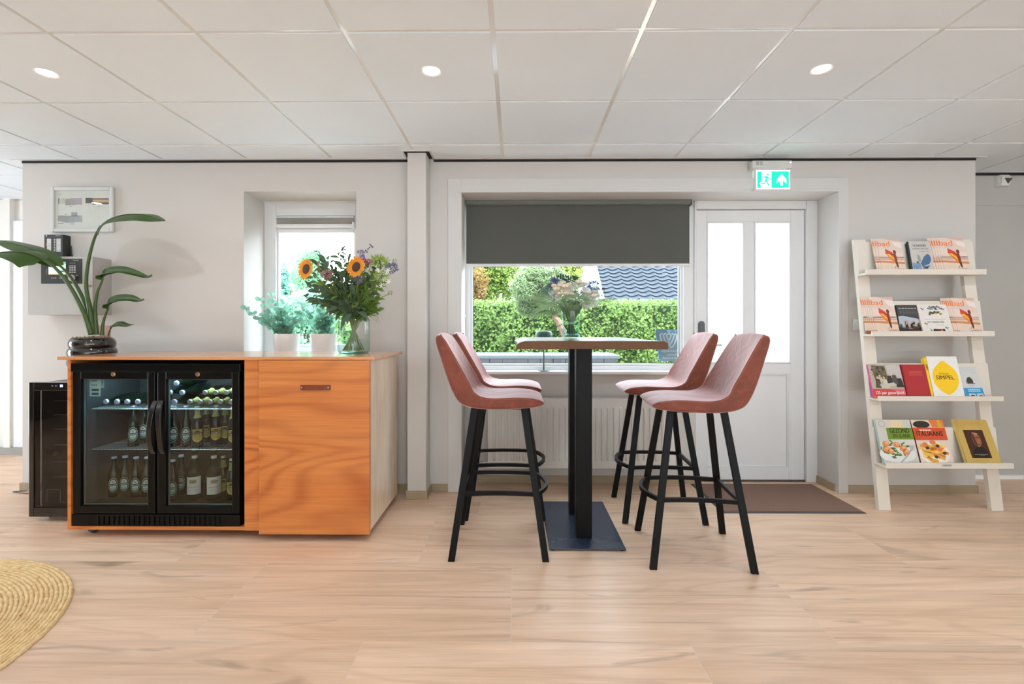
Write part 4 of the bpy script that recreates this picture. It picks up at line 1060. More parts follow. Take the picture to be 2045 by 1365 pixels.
for p in (640, 1275, 640): pass
R(640, 700, 555, 566, (150, 150, 150)); R(1275, 1325, 553, 564, (150, 150, 150)); R(372, 500, 955, 966, (120, 120, 120)); R(640, 745, 965, 976, (140, 140, 140)); R(395, 440, 268, 295, (190, 190, 190)); R(543, 556, 735, 762, (110, 60, 60))
for k in range(5): R(560+35*k, 563+35*k, 390, 525, (150, 142, 144), 2)
for k in range(4): R(550+90*k, 553+90*k, 800, 930, (140, 142, 146), 2)
for k in range(6): R(1005, 1155, 372+20*k, 375+20*k, (84, 82, 80), 3)
A_.build('plan_drawing', fp, lambda u, v, o: (u, WY-.0105-o, v))
build(MB().box(a+fw*.8, b-fw*.8, WY-.0135, WY-.0125, c+fw*.8, d-fw*.8), 'cover_glass', clear_glass('picture_glass', gain=0.5), fp)

# ================================================================ fire alarm panel and repeater box
fa = thing('alarm_cabinet', 'grey steel alarm cabinet with black control panel, screen and dial', 'alarm panel', (-3.08, WY, 1.25))
ay = 3.278; ax0, ax1, az0, az1 = X(59, ay), X(188.3, ay), Z(627.5, ay), Z(511.5, ay)
stl = M('alarm_grey_steel', S(178, 175, 171), 0.5, var=0.02)
build(MB().box(ax0, ax1, ay+.004, WY, az0, az1), 'cabinet_body', stl, fa, bevel=0.003)
build(MB().box(ax0, ax1, ay-.012, ay+.002, az0-.002, az1+.001), 'cabinet_door', stl, fa, bevel=0.002)
cy = ay-.013; q0, q1, q2, q3 = X(83, cy), X(163.5, cy), Z(565.5, cy), Z(515.5, cy)
cp = build(MB().box(q0, q1, cy-.004, cy+.002, q2, q3), 'control_panel', M('panel_black', S(38, 37, 36), 0.4), fa, bevel=0.001)
PX = lambda v: X(50+v/7.583, cy); PZ = lambda v: Z(460+v/7.583, cy)
A_ = Art(); R = lambda p, q, r_, s_, col, l=1: A_.rect(PX(p), PX(q), PZ(s_), PZ(r_), col, l)
for j, y in enumerate((522, 548, 573, 598, 624)):
    for i, x in enumerate((680, 712, 744)): R(x, x+24+(8 if i == 2 else 0), y, y+13, (206, 204, 200))
for i, x in enumerate((682, 712, 745)): R(x, x+26, 482, 492, (150, 150, 148))
R(735, 816, 440, 450, (140, 140, 138)); R(643, 666, 670, 682, (170, 168, 165)); R(778, 803, 668, 680, (170, 168, 165))
for x in (404, 436, 462, 532, 552): R(x, x+20, 706, 722, (160, 158, 156))
R(318, 348, 615, 628, (150, 90, 80)); R(332, 344, 585, 598, (150, 150, 146)); R(334, 342, 648, 660, (150, 150, 146))
A_.build('keypad_print', cp, lambda u, v, o: (u, cy-.0042-o, v))  # keypad keys and small marks printed on the control panel
scr = lambda nm, col, e: M(nm, col, 0.3, emit=col, es=e, var=0.01)
A_ = Art()
R(365, 625, 466, 660, scr('screen_white', S(206, 236, 230), 0.9), 0); R(365, 625, 466, 500, scr('screen_green', S(96, 186, 132), 0.8), 1); R(540, 625, 598, 625, scr('screen_dark_green', S(60, 130, 80), 0.6), 1); R(365, 625, 636, 660, scr('screen_tan', S(220, 200, 150), 0.8), 1)
A_.build('screen', cp, lambda u, v, o: (u, cy-.0043-o, v))
build(MB().lathe([(0, .012), (.019, .012), (.0215, .009), (.0215, 0)], 28, (PX(724), cy-.004, PZ(712)), 'y'), 'dial', M('dial_grey', S(196, 190, 184), 0.4), cp, smooth=True)
build(MB().lathe([(0, .006), (.007, .006), (.008, 0)], 14, (PX(985), ay-.012, PZ(835)), 'y').box(PX(985)-.002, PX(985)+.002, ay-.03, ay-.017, PZ(835)-.008, PZ(835)+.008), 'key', brass, fa, smooth=True)
an = thing('alarm_repeater', 'small black box with two white label strips above the grey alarm cabinet', 'alarm box', (-3.1, WY, 1.66))
ny = 3.365; n0, n1, nz0, nz1 = X(88, ny), X(126, ny), Z(511, ny), Z(466.5, ny)
bkp = M('repeater_black', S(42, 41, 40), 0.45)
build(MB().prism([(n0, ny), (n1, ny), (n1+.004, WY), (n0, WY)], 'z', nz0, nz1), 'housing', bkp, an, bevel=0.003)
NX = lambda v: X(50+v/7.583, ny); NZ = lambda v: Z(460+v/7.583, ny)
A_ = Art(); R = lambda p, q, r_, s_, col, l=1: A_.rect(NX(p), NX(q), NZ(s_), NZ(r_), col, l)
R(333, 398, 113, 312, (205, 203, 200)); R(477, 543, 113, 312, (205, 203, 200))
for y in (190, 212): R(335, 396, y, y+4, (150, 148, 146), 2)
for y in (125, 147, 198, 218, 290): R(480, 540, y, y+4, (140, 138, 136), 2)
for k in range(8): R(438, 462, 117+24.5*k, 131+24.5*k, (190, 188, 184))
R(318, 335, 62, 78, (220, 220, 218)); R(462, 540, 64, 73, (150, 148, 146)); R(318, 333, 185, 196, (214, 130, 60)); R(318, 333, 204, 216, (214, 130, 60))
A_.build('label_strips', an, lambda u, v, o: (u, ny-.0005-o, v))
xa = X(139.5, 3.40)
build(MB().tube([(xa, 3.41, Z(511, 3.41)), (xa, 3.41, Z(500, 3.41)), (xa-.001, 3.41, Z(489, 3.41))], [.006, .004, .003], 8).box(xa-.004, xa+.004, 3.404, WY, Z(512, 3.41), Z(508, 3.41)), 'antenna', bkp, an, smooth=True)

# thin cable loop on the floor where the left wall ends
cbz = .004
p0 = [at(48, 978, 3.38), at(40, 982, 3.40), at(34, 981, 3.40), at(35, 985, 3.36), at(44, 987, 3.33), at(60, 986, 3.33)]
o = build(MB().tube([(p.x, 3.395-.012*i, cbz) for i, p in enumerate(p0)], .0032, 6), 'power_cable', M('cable_grey', S(70, 68, 66), 0.5), org=(-3.45, 3.36, 0), smooth=True)
tag(o, 'thin grey cable looped on the floor at the end of the left wall', 'cable')
# ================================================================ door mat and round jute rug
mt = thing('door_mat', 'brown rectangular door mat with dark rubber edge before the glazed door', 'mat', (1.74, 3.3, 0))
matm = M('mat_pile', S(128, 98, 82), 0.95, var=0.25, scale=220, bump=0.5, bscale=500)
m0, m1, m2, m3 = 1.29, 2.185, 3.03, 3.595
build(MB().box(m0+.018, m1-.018, m2+.018, m3-.018, .001, .009), 'pile', matm, mt)
mb = MB()
mb.prism([(m0, 0.0), (m1, 0.0)], 'y', m2, m2) if False else None
mb.add([(m0, m2, .0005), (m1, m2, .0005), (m1, m3, .0005), (m0, m3, .0005), (m0+.004, m2+.004, .004), (m1-.004, m2+.004, .004), (m1-.004, m3-.004, .004), (m0+.004, m3-.004, .004),
        (m0+.019, m2+.019, .007), (m1-.019, m2+.019, .007), (m1-.019, m3-.019, .007), (m0+.019, m3-.019, .007)],
       [(0, 3, 2, 1)]+[(i, (i+1) % 4, (i+1) % 4+4, i+4) for i in range(4)]+[(i+4, (i+1) % 4+4, (i+1) % 4+8, i+8) for i in range(4)]+[(8, 9, 10, 11)])
build(mb, 'rubber_edge', M('mat_rubber', S(70, 66, 64), 0.6), mt)
def jute():
    m, nt, nodes, L, b = _new('jute_braid')
    tc = N(nt, 'ShaderNodeTexCoord')
    at_ = N(nt, 'ShaderNodeAttribute', attribute_name='braid')
    n1 = N(nt, 'ShaderNodeTexNoise', i_Scale=6.0, i_Detail=4.0); L.new(tc.outputs['Object'], n1.inputs['Vector'])
    n2 = N(nt, 'ShaderNodeTexNoise', i_Scale=45.0, i_Detail=4.0); L.new(tc.outputs['Object'], n2.inputs['Vector'])
    n3 = N(nt, 'ShaderNodeTexNoise', i_Scale=160.0, i_Detail=3.0); L.new(tc.outputs['Object'], n3.inputs['Vector'])
    a = N(nt, 'ShaderNodeMapRange', i_1=0.3, i_2=0.7); L.new(n2.outputs[0], a.inputs[0])
    mx = N(nt, 'ShaderNodeMix', data_type='RGBA'); mx.inputs[6].default_value = S(230, 200, 150); mx.inputs[7].default_value = S(206, 166, 110); L.new(a.outputs[0], mx.inputs[0])
    c = N(nt, 'ShaderNodeMapRange', i_1=0.68, i_2=0.76); L.new(n2.outputs[0], c.inputs[0])
    m2 = N(nt, 'ShaderNodeMix', data_type='RGBA'); m2.inputs[7].default_value = S(150, 96, 48); L.new(mx.outputs[2], m2.inputs[6]); L.new(c.outputs[0], m2.inputs[0])
    L.new(m2.outputs[2], b.inputs['Base Color']); b.inputs['Roughness'].default_value = 0.85
    bp = N(nt, 'ShaderNodeBump', i_Strength=0.5, i_Distance=0.004); L.new(n3.outputs[0], bp.inputs['Height']); L.new(bp.outputs[0], b.inputs['Normal'])
    return m
RC = (-2.564, 1.56); RR = .825
mb = MB(); rnd = random.Random(8)
nr = 54; wv = RR/nr
for i in range(nr):
    r_ = RR-wv*(i+.5)
    if r_ < .02: break
    n = max(16, int(2*PI*r_/.012)); vs = []
    for j in range(n):
        a_ = 2*PI*j/n; k = 1.0+.16*math.sin(2*PI*j*(n//6)/n*1.0)+rnd.uniform(-.16, .16)
        rr = wv*.56*k; up = .010*k
        for q in range(4):
            t = PI*q/3
            vs.append((RC[0]+(r_-rr*math.cos(t))*math.cos(a_), RC[1]+(r_-rr*math.cos(t))*math.sin(a_), .002+up*math.sin(t)))
    mb.add(vs, [(j*4+q, j*4+q+1, ((j+1) % n)*4+q+1, ((j+1) % n)*4+q) for j in range(n) for q in range(3)])
mb.lathe([(0, .002), (RR-.01, .002), (RR-.01, .0)], 64, (RC[0], RC[1], 0))
o = build(mb, 'round_rug', jute(), org=(RC[0], RC[1], 0), smooth=True, angle=180)
tag(o, 'round braided straw-coloured jute rug cut off by the left edge', 'rug')
# ================================================================ leaning ladder shelf with magazines
shw = M('shelf_lacquer', S(226, 218, 206), 0.45, var=0.012)
SX0, SX1 = 2.30, 3.084
YR = lambda z: 3.085+.128*z          # front plane of the rails
SHF = [(3.197, 1.506, 1.542, 484), (3.143, 1.103, 1.1355, 601.5), (3.086, .693, .7237, 724.6), (3.023, .284, .318, 851)]   # front y, ledge bottom and top, panel top (px)
ds = thing('display_shelf', 'cream ladder-style display shelf with four ledges leaning by the right wall', 'shelf', ((SX0+SX1)/2, 3.2, 0))
for x0, x1 in ((SX0, SX0+.076), (SX1-.076, SX1)):
    build(MB().prism([(YR(0), 0), (YR(1.757), 1.757), (YR(1.757)+.03, 1.757), (YR(0)+.03, 0)], 'x', x0, x1), 'side_rail', shw, ds, bevel=0.002)
for yf, zb, zt, pt in SHF:
    yb = YR(zb)-.0005
    build(MB().prism([(yf, zb), (yf, zt), (yf+.014, zt), (yf+.014, zb+.014), (yb, zb+.014), (YR(zb)-.0005, zb)], 'x', SX0, SX1), 'ledge', shw, ds, bevel=0.0015)
    yp = YR(zb+.2); zp = EYE+(HOR-pt)/F*yp
    build(MB().prism([(YR(zb+.014)-.012, zb+.0145), (YR(zp)-.012, zp), (YR(zp)-.0005, zp), (YR(zb+.014)-.0005, zb+.0145)], 'x', SX0, SX1), 'back_panel', shw, ds, bevel=0.001)
bx = X(1892, 3.02); bz = Z(927, 3.02)
A_ = Art().rect(bx-.03, bx+.03, bz-.006, bz+.006, (120, 128, 120), 0).rect(bx-.028, bx+.028, bz-.0045, bz+.0045, (196, 196, 188), 1)
for k in range(7): A_.rect(bx-.022+.0065*k, bx-.0175+.0065*k, bz-.002, bz+.002, (90, 100, 92), 2)
A_.build('badge', ds, lambda u, v, o: (u, 3.0225-o, v))

pagem = M('page_edges', S(226, 222, 214), 0.8, var=0.06, aniso=(1, 200, 1), scale=4)
def place(shelf, pl, pr, ptop, t, back=0.0, push=.035):
    """world foot point, width, height and lean of a book standing on a ledge, seen between pixel columns pl..pr"""
    yf, zb, zt, pt = SHF[shelf]
    z0 = zb+.0148
    y0 = yf+.016+push-back
    x0 = X(pl, y0); x1 = X(pr, y0)
    yp = YR(zb+.2); zp = EYE+(HOR-pt)/F*yp
    s = (YR(zp)-.0135-(y0+t))/(zp-z0)
    th = math.atan(max(s, .08))
    h = .2
    for _ in range(8):
        yt = y0+h*math.sin(th); zt_ = EYE+(HOR-ptop)/F*yt; h = (zt_-z0)/math.cos(th)
    return Vector((x0, y0, z0)), x1-x0, h, th
def flat(u, v, o): return (u, -o, v)
def finish(r, loc, th): r.location = loc; r.rotation_euler = (-th, 0, 0)
def book(name, label, cat, shelf, pl, pr, ptop, t, cover, art, spine=None, hard=False, group=None, **kw):
    loc, w, h, th = place(shelf, pl, pr, ptop, t, **kw)
    r = thing(name, label, cat, (0, 0, 0), group)
    c = ink(*cover)
    o = .0025 if hard else .0
    ct = .0025 if hard else .0008
    mb = MB().box(0, w, 0, ct, 0, h).box(0, w, t-ct, t, 0, h).box(-.0006, ct, 0, t, 0, h)
    build(mb, 'cover', c, r, bevel=.0004)
    build(MB().box(ct, w-o-.0006, ct, t-ct, o+.0003, h-o-.0003), 'pages', pagem, r)
    if spine:
        build(MB().box(-.0009, -.0003, .0002, t-.0002, .001, h-.001).box(-.0009, spine[3] if len(spine) > 3 else .006, -.0003, .0001, .001, h-.001), 'spine', ink(*spine[:3]), r)
    a = art(w, h)
    if a: a.build('cover_print', r, flat)
    finish(r, loc, th)
    return r
# -- beach magazine
def beach(w, h):
    a = Art(); R = lambda x0, x1, y0, y1, c, l=0: a.rect(x0*w, x1*w, y0*h, y1*h, c, l)
    P = lambda pts, c, l: a.poly([(x*w, y*h) for x, y in pts], c, l)
    R(0, 1, .40, 1, (226, 204, 192)); R(0, 1, .0, .46, (224, 198, 180), 0)
    P([(.3, 1), (1, 1), (1, .92), (.6, .95), (.45, .97)], (216, 178, 164), 1); P([(.62, .92), (1, .88), (1, .72), (.72, .78)], (238, 226, 222), 1); P([(0, .7), (.4, .66), (.7, .6), (1, .58), (1, .48), (0, .5)], (232, 212, 200), 1)
    R(0, 1, .40, .44, (214, 178, 158), 2); R(0, 1, .375, .40, (188, 162, 150), 2); P([(0, .30), (1, .25), (1, .31), (0, .355)], (200, 136, 92), 2); R(0, 1, .13, .29, (228, 204, 184), 1)
    P([(0, 0), (1, 0), (1, .08), (.75, .12), (.5, .07), (0, .09)], (178, 102, 64), 3)
    P([(.55, .10), (.85, .12), (1, .05), (.7, .04)], (190, 160, 144), 4)
    # board with stripes, held by a small figure
    P([(.30, .70), (.56, .60), (.60, .54), (.28, .56)], (206, 74, 58), 4); P([(.28, .56), (.60, .54), (.62, .34), (.56, .30)], (232, 126, 40), 5)
    P([(.34, .545), (.42, .55), (.60, .42), (.61, .37)], (244, 190, 70), 6); P([(.42, .55), (.50, .55), (.60, .47), (.60, .43)], (226, 100, 36), 6)
    a.oval(.665*w, .60*h, .065*w, .062*h, (120, 60, 40), 6, 14)
    P([(.60, .55), (.70, .54), (.72, .40), (.70, .30), (.62, .30), (.60, .40)], (134, 58, 36), 6); P([(.45, .58), (.60, .54), (.62, .48), (.50, .54)], (122, 60, 40), 7)
    P([(.62, .31), (.71, .31), (.72, .20), (.68, .12), (.64, .20)], (96, 48, 30), 6); P([(.54, .13), (.60, .20), (.62, .19), (.55, .12)], (150, 80, 50), 6)
    a.text('bad', .28*w, .84*h, .30*w, (236, 126, 62), 6, .02, width=.50*w)
    for k in range(5): R(.24+.05*k, .27+.05*k, .745, .757, (150, 130, 120), 5)
    a.text('ZEELAND', .27*w, .045*h, .12*w, (246, 242, 238), 6, .01, width=.38*w)
    for k in range(4): R(.09+.10*k, .165+.10*k, .085, .112, (240, 234, 228), 6)
    for k in range(5): R(.50+.085*k, .565+.085*k, .04, .05, (236, 214, 200), 6)
    return a
MAG = {}
def magazine(loc, th, w, h, label, group, yaw=0.0):
    if not MAG:
        r = thing('magazine', label, 'magazine', (0, 0, 0)); W_, H_ = .150, .212
        build(MB().box(0, W_, 0, .0018, 0, H_), 'pages', [ink(238, 234, 230)], r, bevel=.0006)
        a = beach(W_, H_)
        for y0, y1, c in ((0, .085, (178, 102, 64)), (.30, .345, (190, 130, 90)), (.38, .44, (206, 176, 160))): a.rect(-.0006, .0, y0*H_, y1*H_, c, 0)
        a.build('cover_print', r, flat, .00006)
        A2 = Art()
        for y0, y1, c in ((.0, .075, (170, 96, 60)), (.28, .33, (176, 116, 80)), (.36, .43, (190, 160, 148))): A2.rect(0, .0018, y0*H_, y1*H_, c, 1)
        A2.build('spine_print', r, lambda u, v, o: (-o, u, v))
        MAG['r'] = r; MAG['s'] = (W_, H_)
    else: r = dup(MAG['r'])
    W_, H_ = MAG['s']
    r.location = loc; r.rotation_euler = (-th, 0, yaw); r.scale = (w/W_, 1, h/H_)
    r['label'] = label; r['group'] = group
    return r
NTH = ['front', 'second', 'third', 'fourth', 'fifth', 'sixth']
for shelf, pl, pr, pt, n, dpx, where, grp in ((0, 1763, 1811.5, 477.5, 3, 4.6, 'left stack on the top ledge', 'left beach magazines on the top ledge'),
                                        (0, 1888, 1941, 476, 5, 4.4, 'right stack on the top ledge', 'right beach magazines on the top ledge'),
                                        (1, 1751, 1798, 593, 6, 3.6, 'left stack on the second ledge', 'left beach magazines on the second ledge'),
                                        (1, 1915, 1963, 595, 6, 3.3, 'right stack on the second ledge', 'right beach magazines on the second ledge')):
    loc, w, h, th = place(shelf, pl, pr, pt, .016, push=.006)
    for k in range(n):
        l2 = Vector(loc); l2.y += .0024*k; l2.x -= dpx*k*loc.y/F
        th2 = th
        magazine(l2, th2, w, h, f'beach magazine with child carrying a board, {NTH[k]} of the {where}', grp)
# -- top ledge: butterfly book
def butterfly(w, h):
    a = Art(); a.rect(0, w, 0, h, (204, 198, 194), 0)
    P = lambda pts, c, l: a.poly([(x*w, y*h) for x, y in pts], c, l)
    a.text('VLINDERS', .48*w, .86*h, .15*w, (54, 52, 54), 2, .014, width=.62*w); a.text('& ANDERE INSECTEN', .5*w, .76*h, .08*w, (90, 86, 86), 2, .01, width=.72*w); a.text('in Nederland', .66*w, .68*h, .075*w, (96, 92, 92), 2, 0, width=.42*w)
    P([(.03, .07), (.25, .13), (.5, .10), (.55, .0), (.05, .0)], (106, 140, 62), 1)
    a.oval(.17*w, .2*h, .15*w, .10*h, (122, 146, 186), 2).oval(.30*w, .28*h, .10*w, .06*h, (140, 160, 196), 2).oval(.1*w, .28*h, .08*w, .05*h, (130, 152, 190), 2)
    P([(.40, .30), (.62, .52), (.78, .60), (.90, .55), (.92, .40), (.80, .28), (.5, .22)], (76, 108, 146), 3); P([(.32, .34), (.30, .56), (.36, .58), (.44, .50), (.44, .36)], (150, 160, 150), 3)
    P([(.42, .26), (.62, .22), (.84, .24), (.70, .14), (.52, .12)], (96, 116, 140), 4); P([(.56, .18), (.74, .20), (.68, .12)], (92, 60, 52), 5); P([(.28, .32), (.36, .32), (.42, .16), (.38, .06), (.32, .14)], (130, 150, 168), 4); P([(.2, .36), (.32, .36), (.28, .28)], (70, 70, 70), 5)
    return a
book('book', 'grey butterfly book with dark green spine in middle of top ledge', 'book', 0, 1824.5, 1867.5, 483, .016, (198, 194, 190), butterfly, (42, 52, 46, .001), hard=True, push=.02)
bs = [o for o in COL.objects if o.name == 'book'][0]
build(MB().box(-.011, -.0008, .001, .016, 0, .99*(EYE+(HOR-483)/F*3.25-1.5208)).box(-.0008, .002, .0035, .016, 0, .05), 'cloth_spine', ink(44, 54, 48), bs, bevel=.002)
# -- second ledge
def dark_group(w, h):
    a = Art(); a.rect(0, w, .42*h, h, (72, 72, 72), 0).rect(0, w, 0, .45*h, (164, 112, 84), 0)
    P = lambda pts, c, l: a.poly([(x*w, y*h) for x, y in pts], c, l)
    for k in range(6): a.rect((.08+.135*k)*w, (.18+.135*k)*w, .865*h, .895*h, (190, 190, 186), 1)
    for j in range(3):
        for k in range(6): a.rect((.1+.13*k)*w, (.2+.13*k)*w, (.78-.05*j)*h, (.79-.05*j)*h, (128, 128, 126), 1)
    P([(0, .60), (.2, .62), (.5, .58), (.85, .52), (1, .40), (1, .25), (0, .25)], (176, 190, 204), 1)
    rnd = random.Random(5)
    for k in range(22):
        x = rnd.uniform(.04, .96); y = rnd.uniform(.24, .44)
        P([(x-.07, y-.14), (x+.07, y-.14), (x+.05, y), (x-.05, y)], rnd.choice([(60, 58, 56), (82, 80, 78), (150, 100, 76), (200, 180, 160), (48, 46, 46)]), 2); a.oval(x*w, (y+.03)*h, .035*w, .028*h, (206, 170, 144), 3, 8)
    P([(0, .08), (.9, .12), (.95, .22), (.5, .16), (0, .22)], (52, 50, 50), 4)
    return a
book('book', 'dark book with a group photo between magazines on second ledge', 'book', 1, 1799.5, 1845, 609, .012, (70, 70, 70), dark_group, push=.024)
def birds(w, h):
    a = Art(); a.rect(0, w, 0, h, (232, 226, 220), 0)
    P = lambda pts, c, l: a.poly([(x*w, y*h) for x, y in pts], c, l)
    rnd = random.Random(2)
    for k in range(16):
        x = .38+.36*k/15*1.0+rnd.uniform(-.05, .05); y = .86+rnd.uniform(-.05, .05)
        P([(x-.06, y), (x, y+.06), (x+.05, y-.02)], rnd.choice([(120, 130, 134), (150, 156, 160), (90, 98, 102)]), 1)
    for k in range(14):
        x = .36+.4*k/13; y = .70+rnd.uniform(-.06, .05)
        P([(x-.05, y), (x, y+.05), (x+.05, y+.01), (x, y-.04)], rnd.choice([(206, 150, 80), (120, 140, 90), (150, 150, 120), (96, 110, 80), (220, 190, 120)]), 2)
    for x, y in ((.16, .84), (.85, .84), (.17, .34), (.83, .20)): P([(x-.05, y+.06), (x, y), (x+.07, y+.03), (x+.01, y-.02), (x+.04, y-.07), (x-.02, y-.01), (x-.06, y)], (72, 74, 74), 2)
    for k in range(11): a.rect((.16+.062*k)*w, (.205+.062*k)*w, .485*h, .497*h, (170, 130, 110), 1)
    a.text('ons vogelparadijs', .5*w, .41*h, .115*w, (110, 122, 128), 2, .0, width=.56*w, slant=.2)
    for k in range(5): a.rect((.5+.05*k)*w, (.54+.05*k)*w, .30*h, .31*h, (150, 140, 130), 1)
    P([(.25, .0), (.25, .20), (.32, .12), (.35, .0)], (150, 156, 152), 3); P([(.33, .0), (.36, .17), (.55, .16), (.74, .17), (.76, 0)], (54, 56, 48), 1); P([(.42, .0), (.46, .10), (.60, .10), (.62, .0)], (150, 44, 66), 2); P([(.58, .0), (.60, .14), (.64, .16), (.68, .08), (.70, 0)], (226, 122, 66), 3)
    return a
book('book', 'white bird book with a sketch of flying birds on second ledge', 'book', 1, 1845.5, 1905, 608, .010, (232, 227, 221), birds, push=.006)
# -- third ledge
def jaar(w, h):
    a = Art(); a.rect(0, w, .27*h, h, (180, 170, 158), 0).rect(0, w, 0, .27*h, (206, 74, 70), 0)
    P = lambda pts, c, l: a.poly([(x*w, y*h) for x, y in pts], c, l)
    P([(.10, .97), (.52, .95), (.55, .5), (.16, .42)], (108, 98, 80), 1); P([(.55, .97), (1, .97), (1, .5), (.6, .6)], (196, 190, 186), 1)
    rnd = random.Random(9)
    for k in range(40):
        x = rnd.uniform(.10, .50); y = rnd.uniform(.55, .93); s = .025
        P([(x-s, y-s), (x+s, y-s), (x+s, y+s), (x-s, y+s)], rnd.choice([(70, 62, 50), (146, 132, 104), (120, 108, 84)]), 2)
    for x, y, s, c in ((.3, .55, .1, (196, 188, 166)), (.42, .5, .12, (210, 204, 184)), (.22, .5, .1, (84, 76, 66)), (.6, .6, .1, (66, 60, 58)), (.75, .62, .1, (92, 84, 84)), (.88, .52, .12, (60, 56, 58))): P([(x-s, y-.2), (x+s, y-.2), (x+s*.6, y+.06), (x-s*.6, y+.06)], c, 3); a.oval(x*w, (y+.10)*h, .035*w, .04*h, (200, 178, 150), 4, 10)
    P([(.25, .40), (.7, .46), (.75, .38), (.3, .30)], (200, 194, 172), 5); P([(0, .06), (.4, .0), (0, 0)], (226, 120, 80), 1); P([(.55, .27), (1, .27), (1, .1)], (222, 106, 120), 1)
    a.text('125 jaar gastvrijheid', .5*w, .155*h, .135*w, (244, 236, 232), 3, .01, width=.86*w); a.rect(.55*w, .95*w, .05*h, .06*h, (236, 210, 206), 2)
    return a
book('book', 'wide book with old photograph and pink spine, left end of third ledge', 'book', 2, 1746.5, 1811.5, 726.5, .012, (206, 60, 130), jaar, (214, 60, 140, .0005), push=.010)
def redcover(w, h):
    a = Art(); a.rect(0, w, 0, h, (172, 50, 54), 0)
    for j in range(4):
        for k in range(7): a.rect((.24+.075*k)*w, (.295+.075*k)*w, (.785-.035*j)*h, (.797-.035*j)*h, (200, 120, 80), 1)
    return a
book('book', 'plain red clothbound book with small gold lettering on third ledge', 'book', 2, 1813.5, 1865.5, 727, .024, (168, 46, 50), redcover, (150, 40, 46, .004), hard=True, push=.006)
def lemon(w, h):
    a = Art(); a.rect(0, w, 0, h, (238, 237, 234), 0)
    pts = []
    for i in range(40):
        t = 2*PI*i/40; k = 1+.16*max(0, math.cos(t))**24+.10*max(0, -math.cos(t))**18
        pts.append(((.5+.41*math.sin(t)*(1-.03*math.cos(2*t)))*w, (.48+.36*k*math.cos(t))*h))
    a.poly(pts, (246, 200, 40), 1)
    a.text('SIMPEL', .48*w, .49*h, .19*w, (44, 42, 40), 3, .008, width=.60*w); a.text('Ottolenghi', .46*w, .585*h, .085*w, (150, 116, 40), 3, .0, width=.32*w)
    return a
r = book('book', 'tall white cookbook with a large yellow lemon shape on third ledge', 'book', 2, 1866.5, 1928, 711, .030, (240, 205, 50), lemon, (240, 206, 48, .0008), hard=True, push=.004)
build(MB().box(-.016, -.001, .001, .03, 0, .262), 'spine_board', ink(240, 206, 48), r, bevel=.003)
Art().text('SIMPEL', 0, 0, .016, (60, 56, 40), 1, .02).build('spine_print', r, lambda u, v, o: (-.0085+v*1.0, .0008-o, .20-u*.9))
def leaflet(w, h):
    a = Art(); a.rect(0, w, .33*h, h, (206, 208, 208), 0).rect(0, w, 0, .33*h, (60, 150, 200), 0)
    P = lambda pts, c, l: a.poly([(x*w, y*h) for x, y in pts], c, l)
    P([(.24, .52), (.34, .66), (.5, .69), (.62, .60), (.62, .50), (.4, .47)], (70, 62, 54), 1); P([(.2, .50), (.7, .49), (.68, .46), (.3, .46)], (96, 92, 88), 2)
    for j in range(5): P([(.2+.04*j, .44-.02*j), (.7-.05*j, .435-.02*j), (.66-.05*j, .428-.02*j)], (150, 154, 156), 1)
    a.arc(.72*w, .88*h, .09*w, .05*h, .008*w, (150, 156, 160), 1, 0, PI)
    for k in range(4): a.rect((.62+.08*k)*w, (.67+.08*k)*w, .83*h, .84*h, (150, 156, 160), 1)
    for j in range(2):
        for k in range(6): a.rect((.2+.11*k)*w, (.29+.11*k)*w, (.265-.05*j)*h, (.29-.05*j)*h, (226, 238, 244), 1)
    for x in (.18, .60): a.rect(x*w, (x+.34)*w, 0, .15*h, (214, 216, 214), 1); 
    P([(.20, .02), (.50, .02), (.46, .10), (.3, .12)], (76, 70, 64), 2); P([(.62, .02), (.92, .02), (.86, .11), (.7, .09)], (96, 98, 104), 2)
    return a
for k in range(3):
    book('leaflet', f'blue and white leaflet, {NTH[k]} of the stack at the right end of third ledge', 'leaflet', 2, 1931-2.6*k, 1968.5-2.6*k, 732.5-.3*k, .002, (226, 228, 226), leaflet, group='leaflets on the third ledge', push=.008+.004*k)
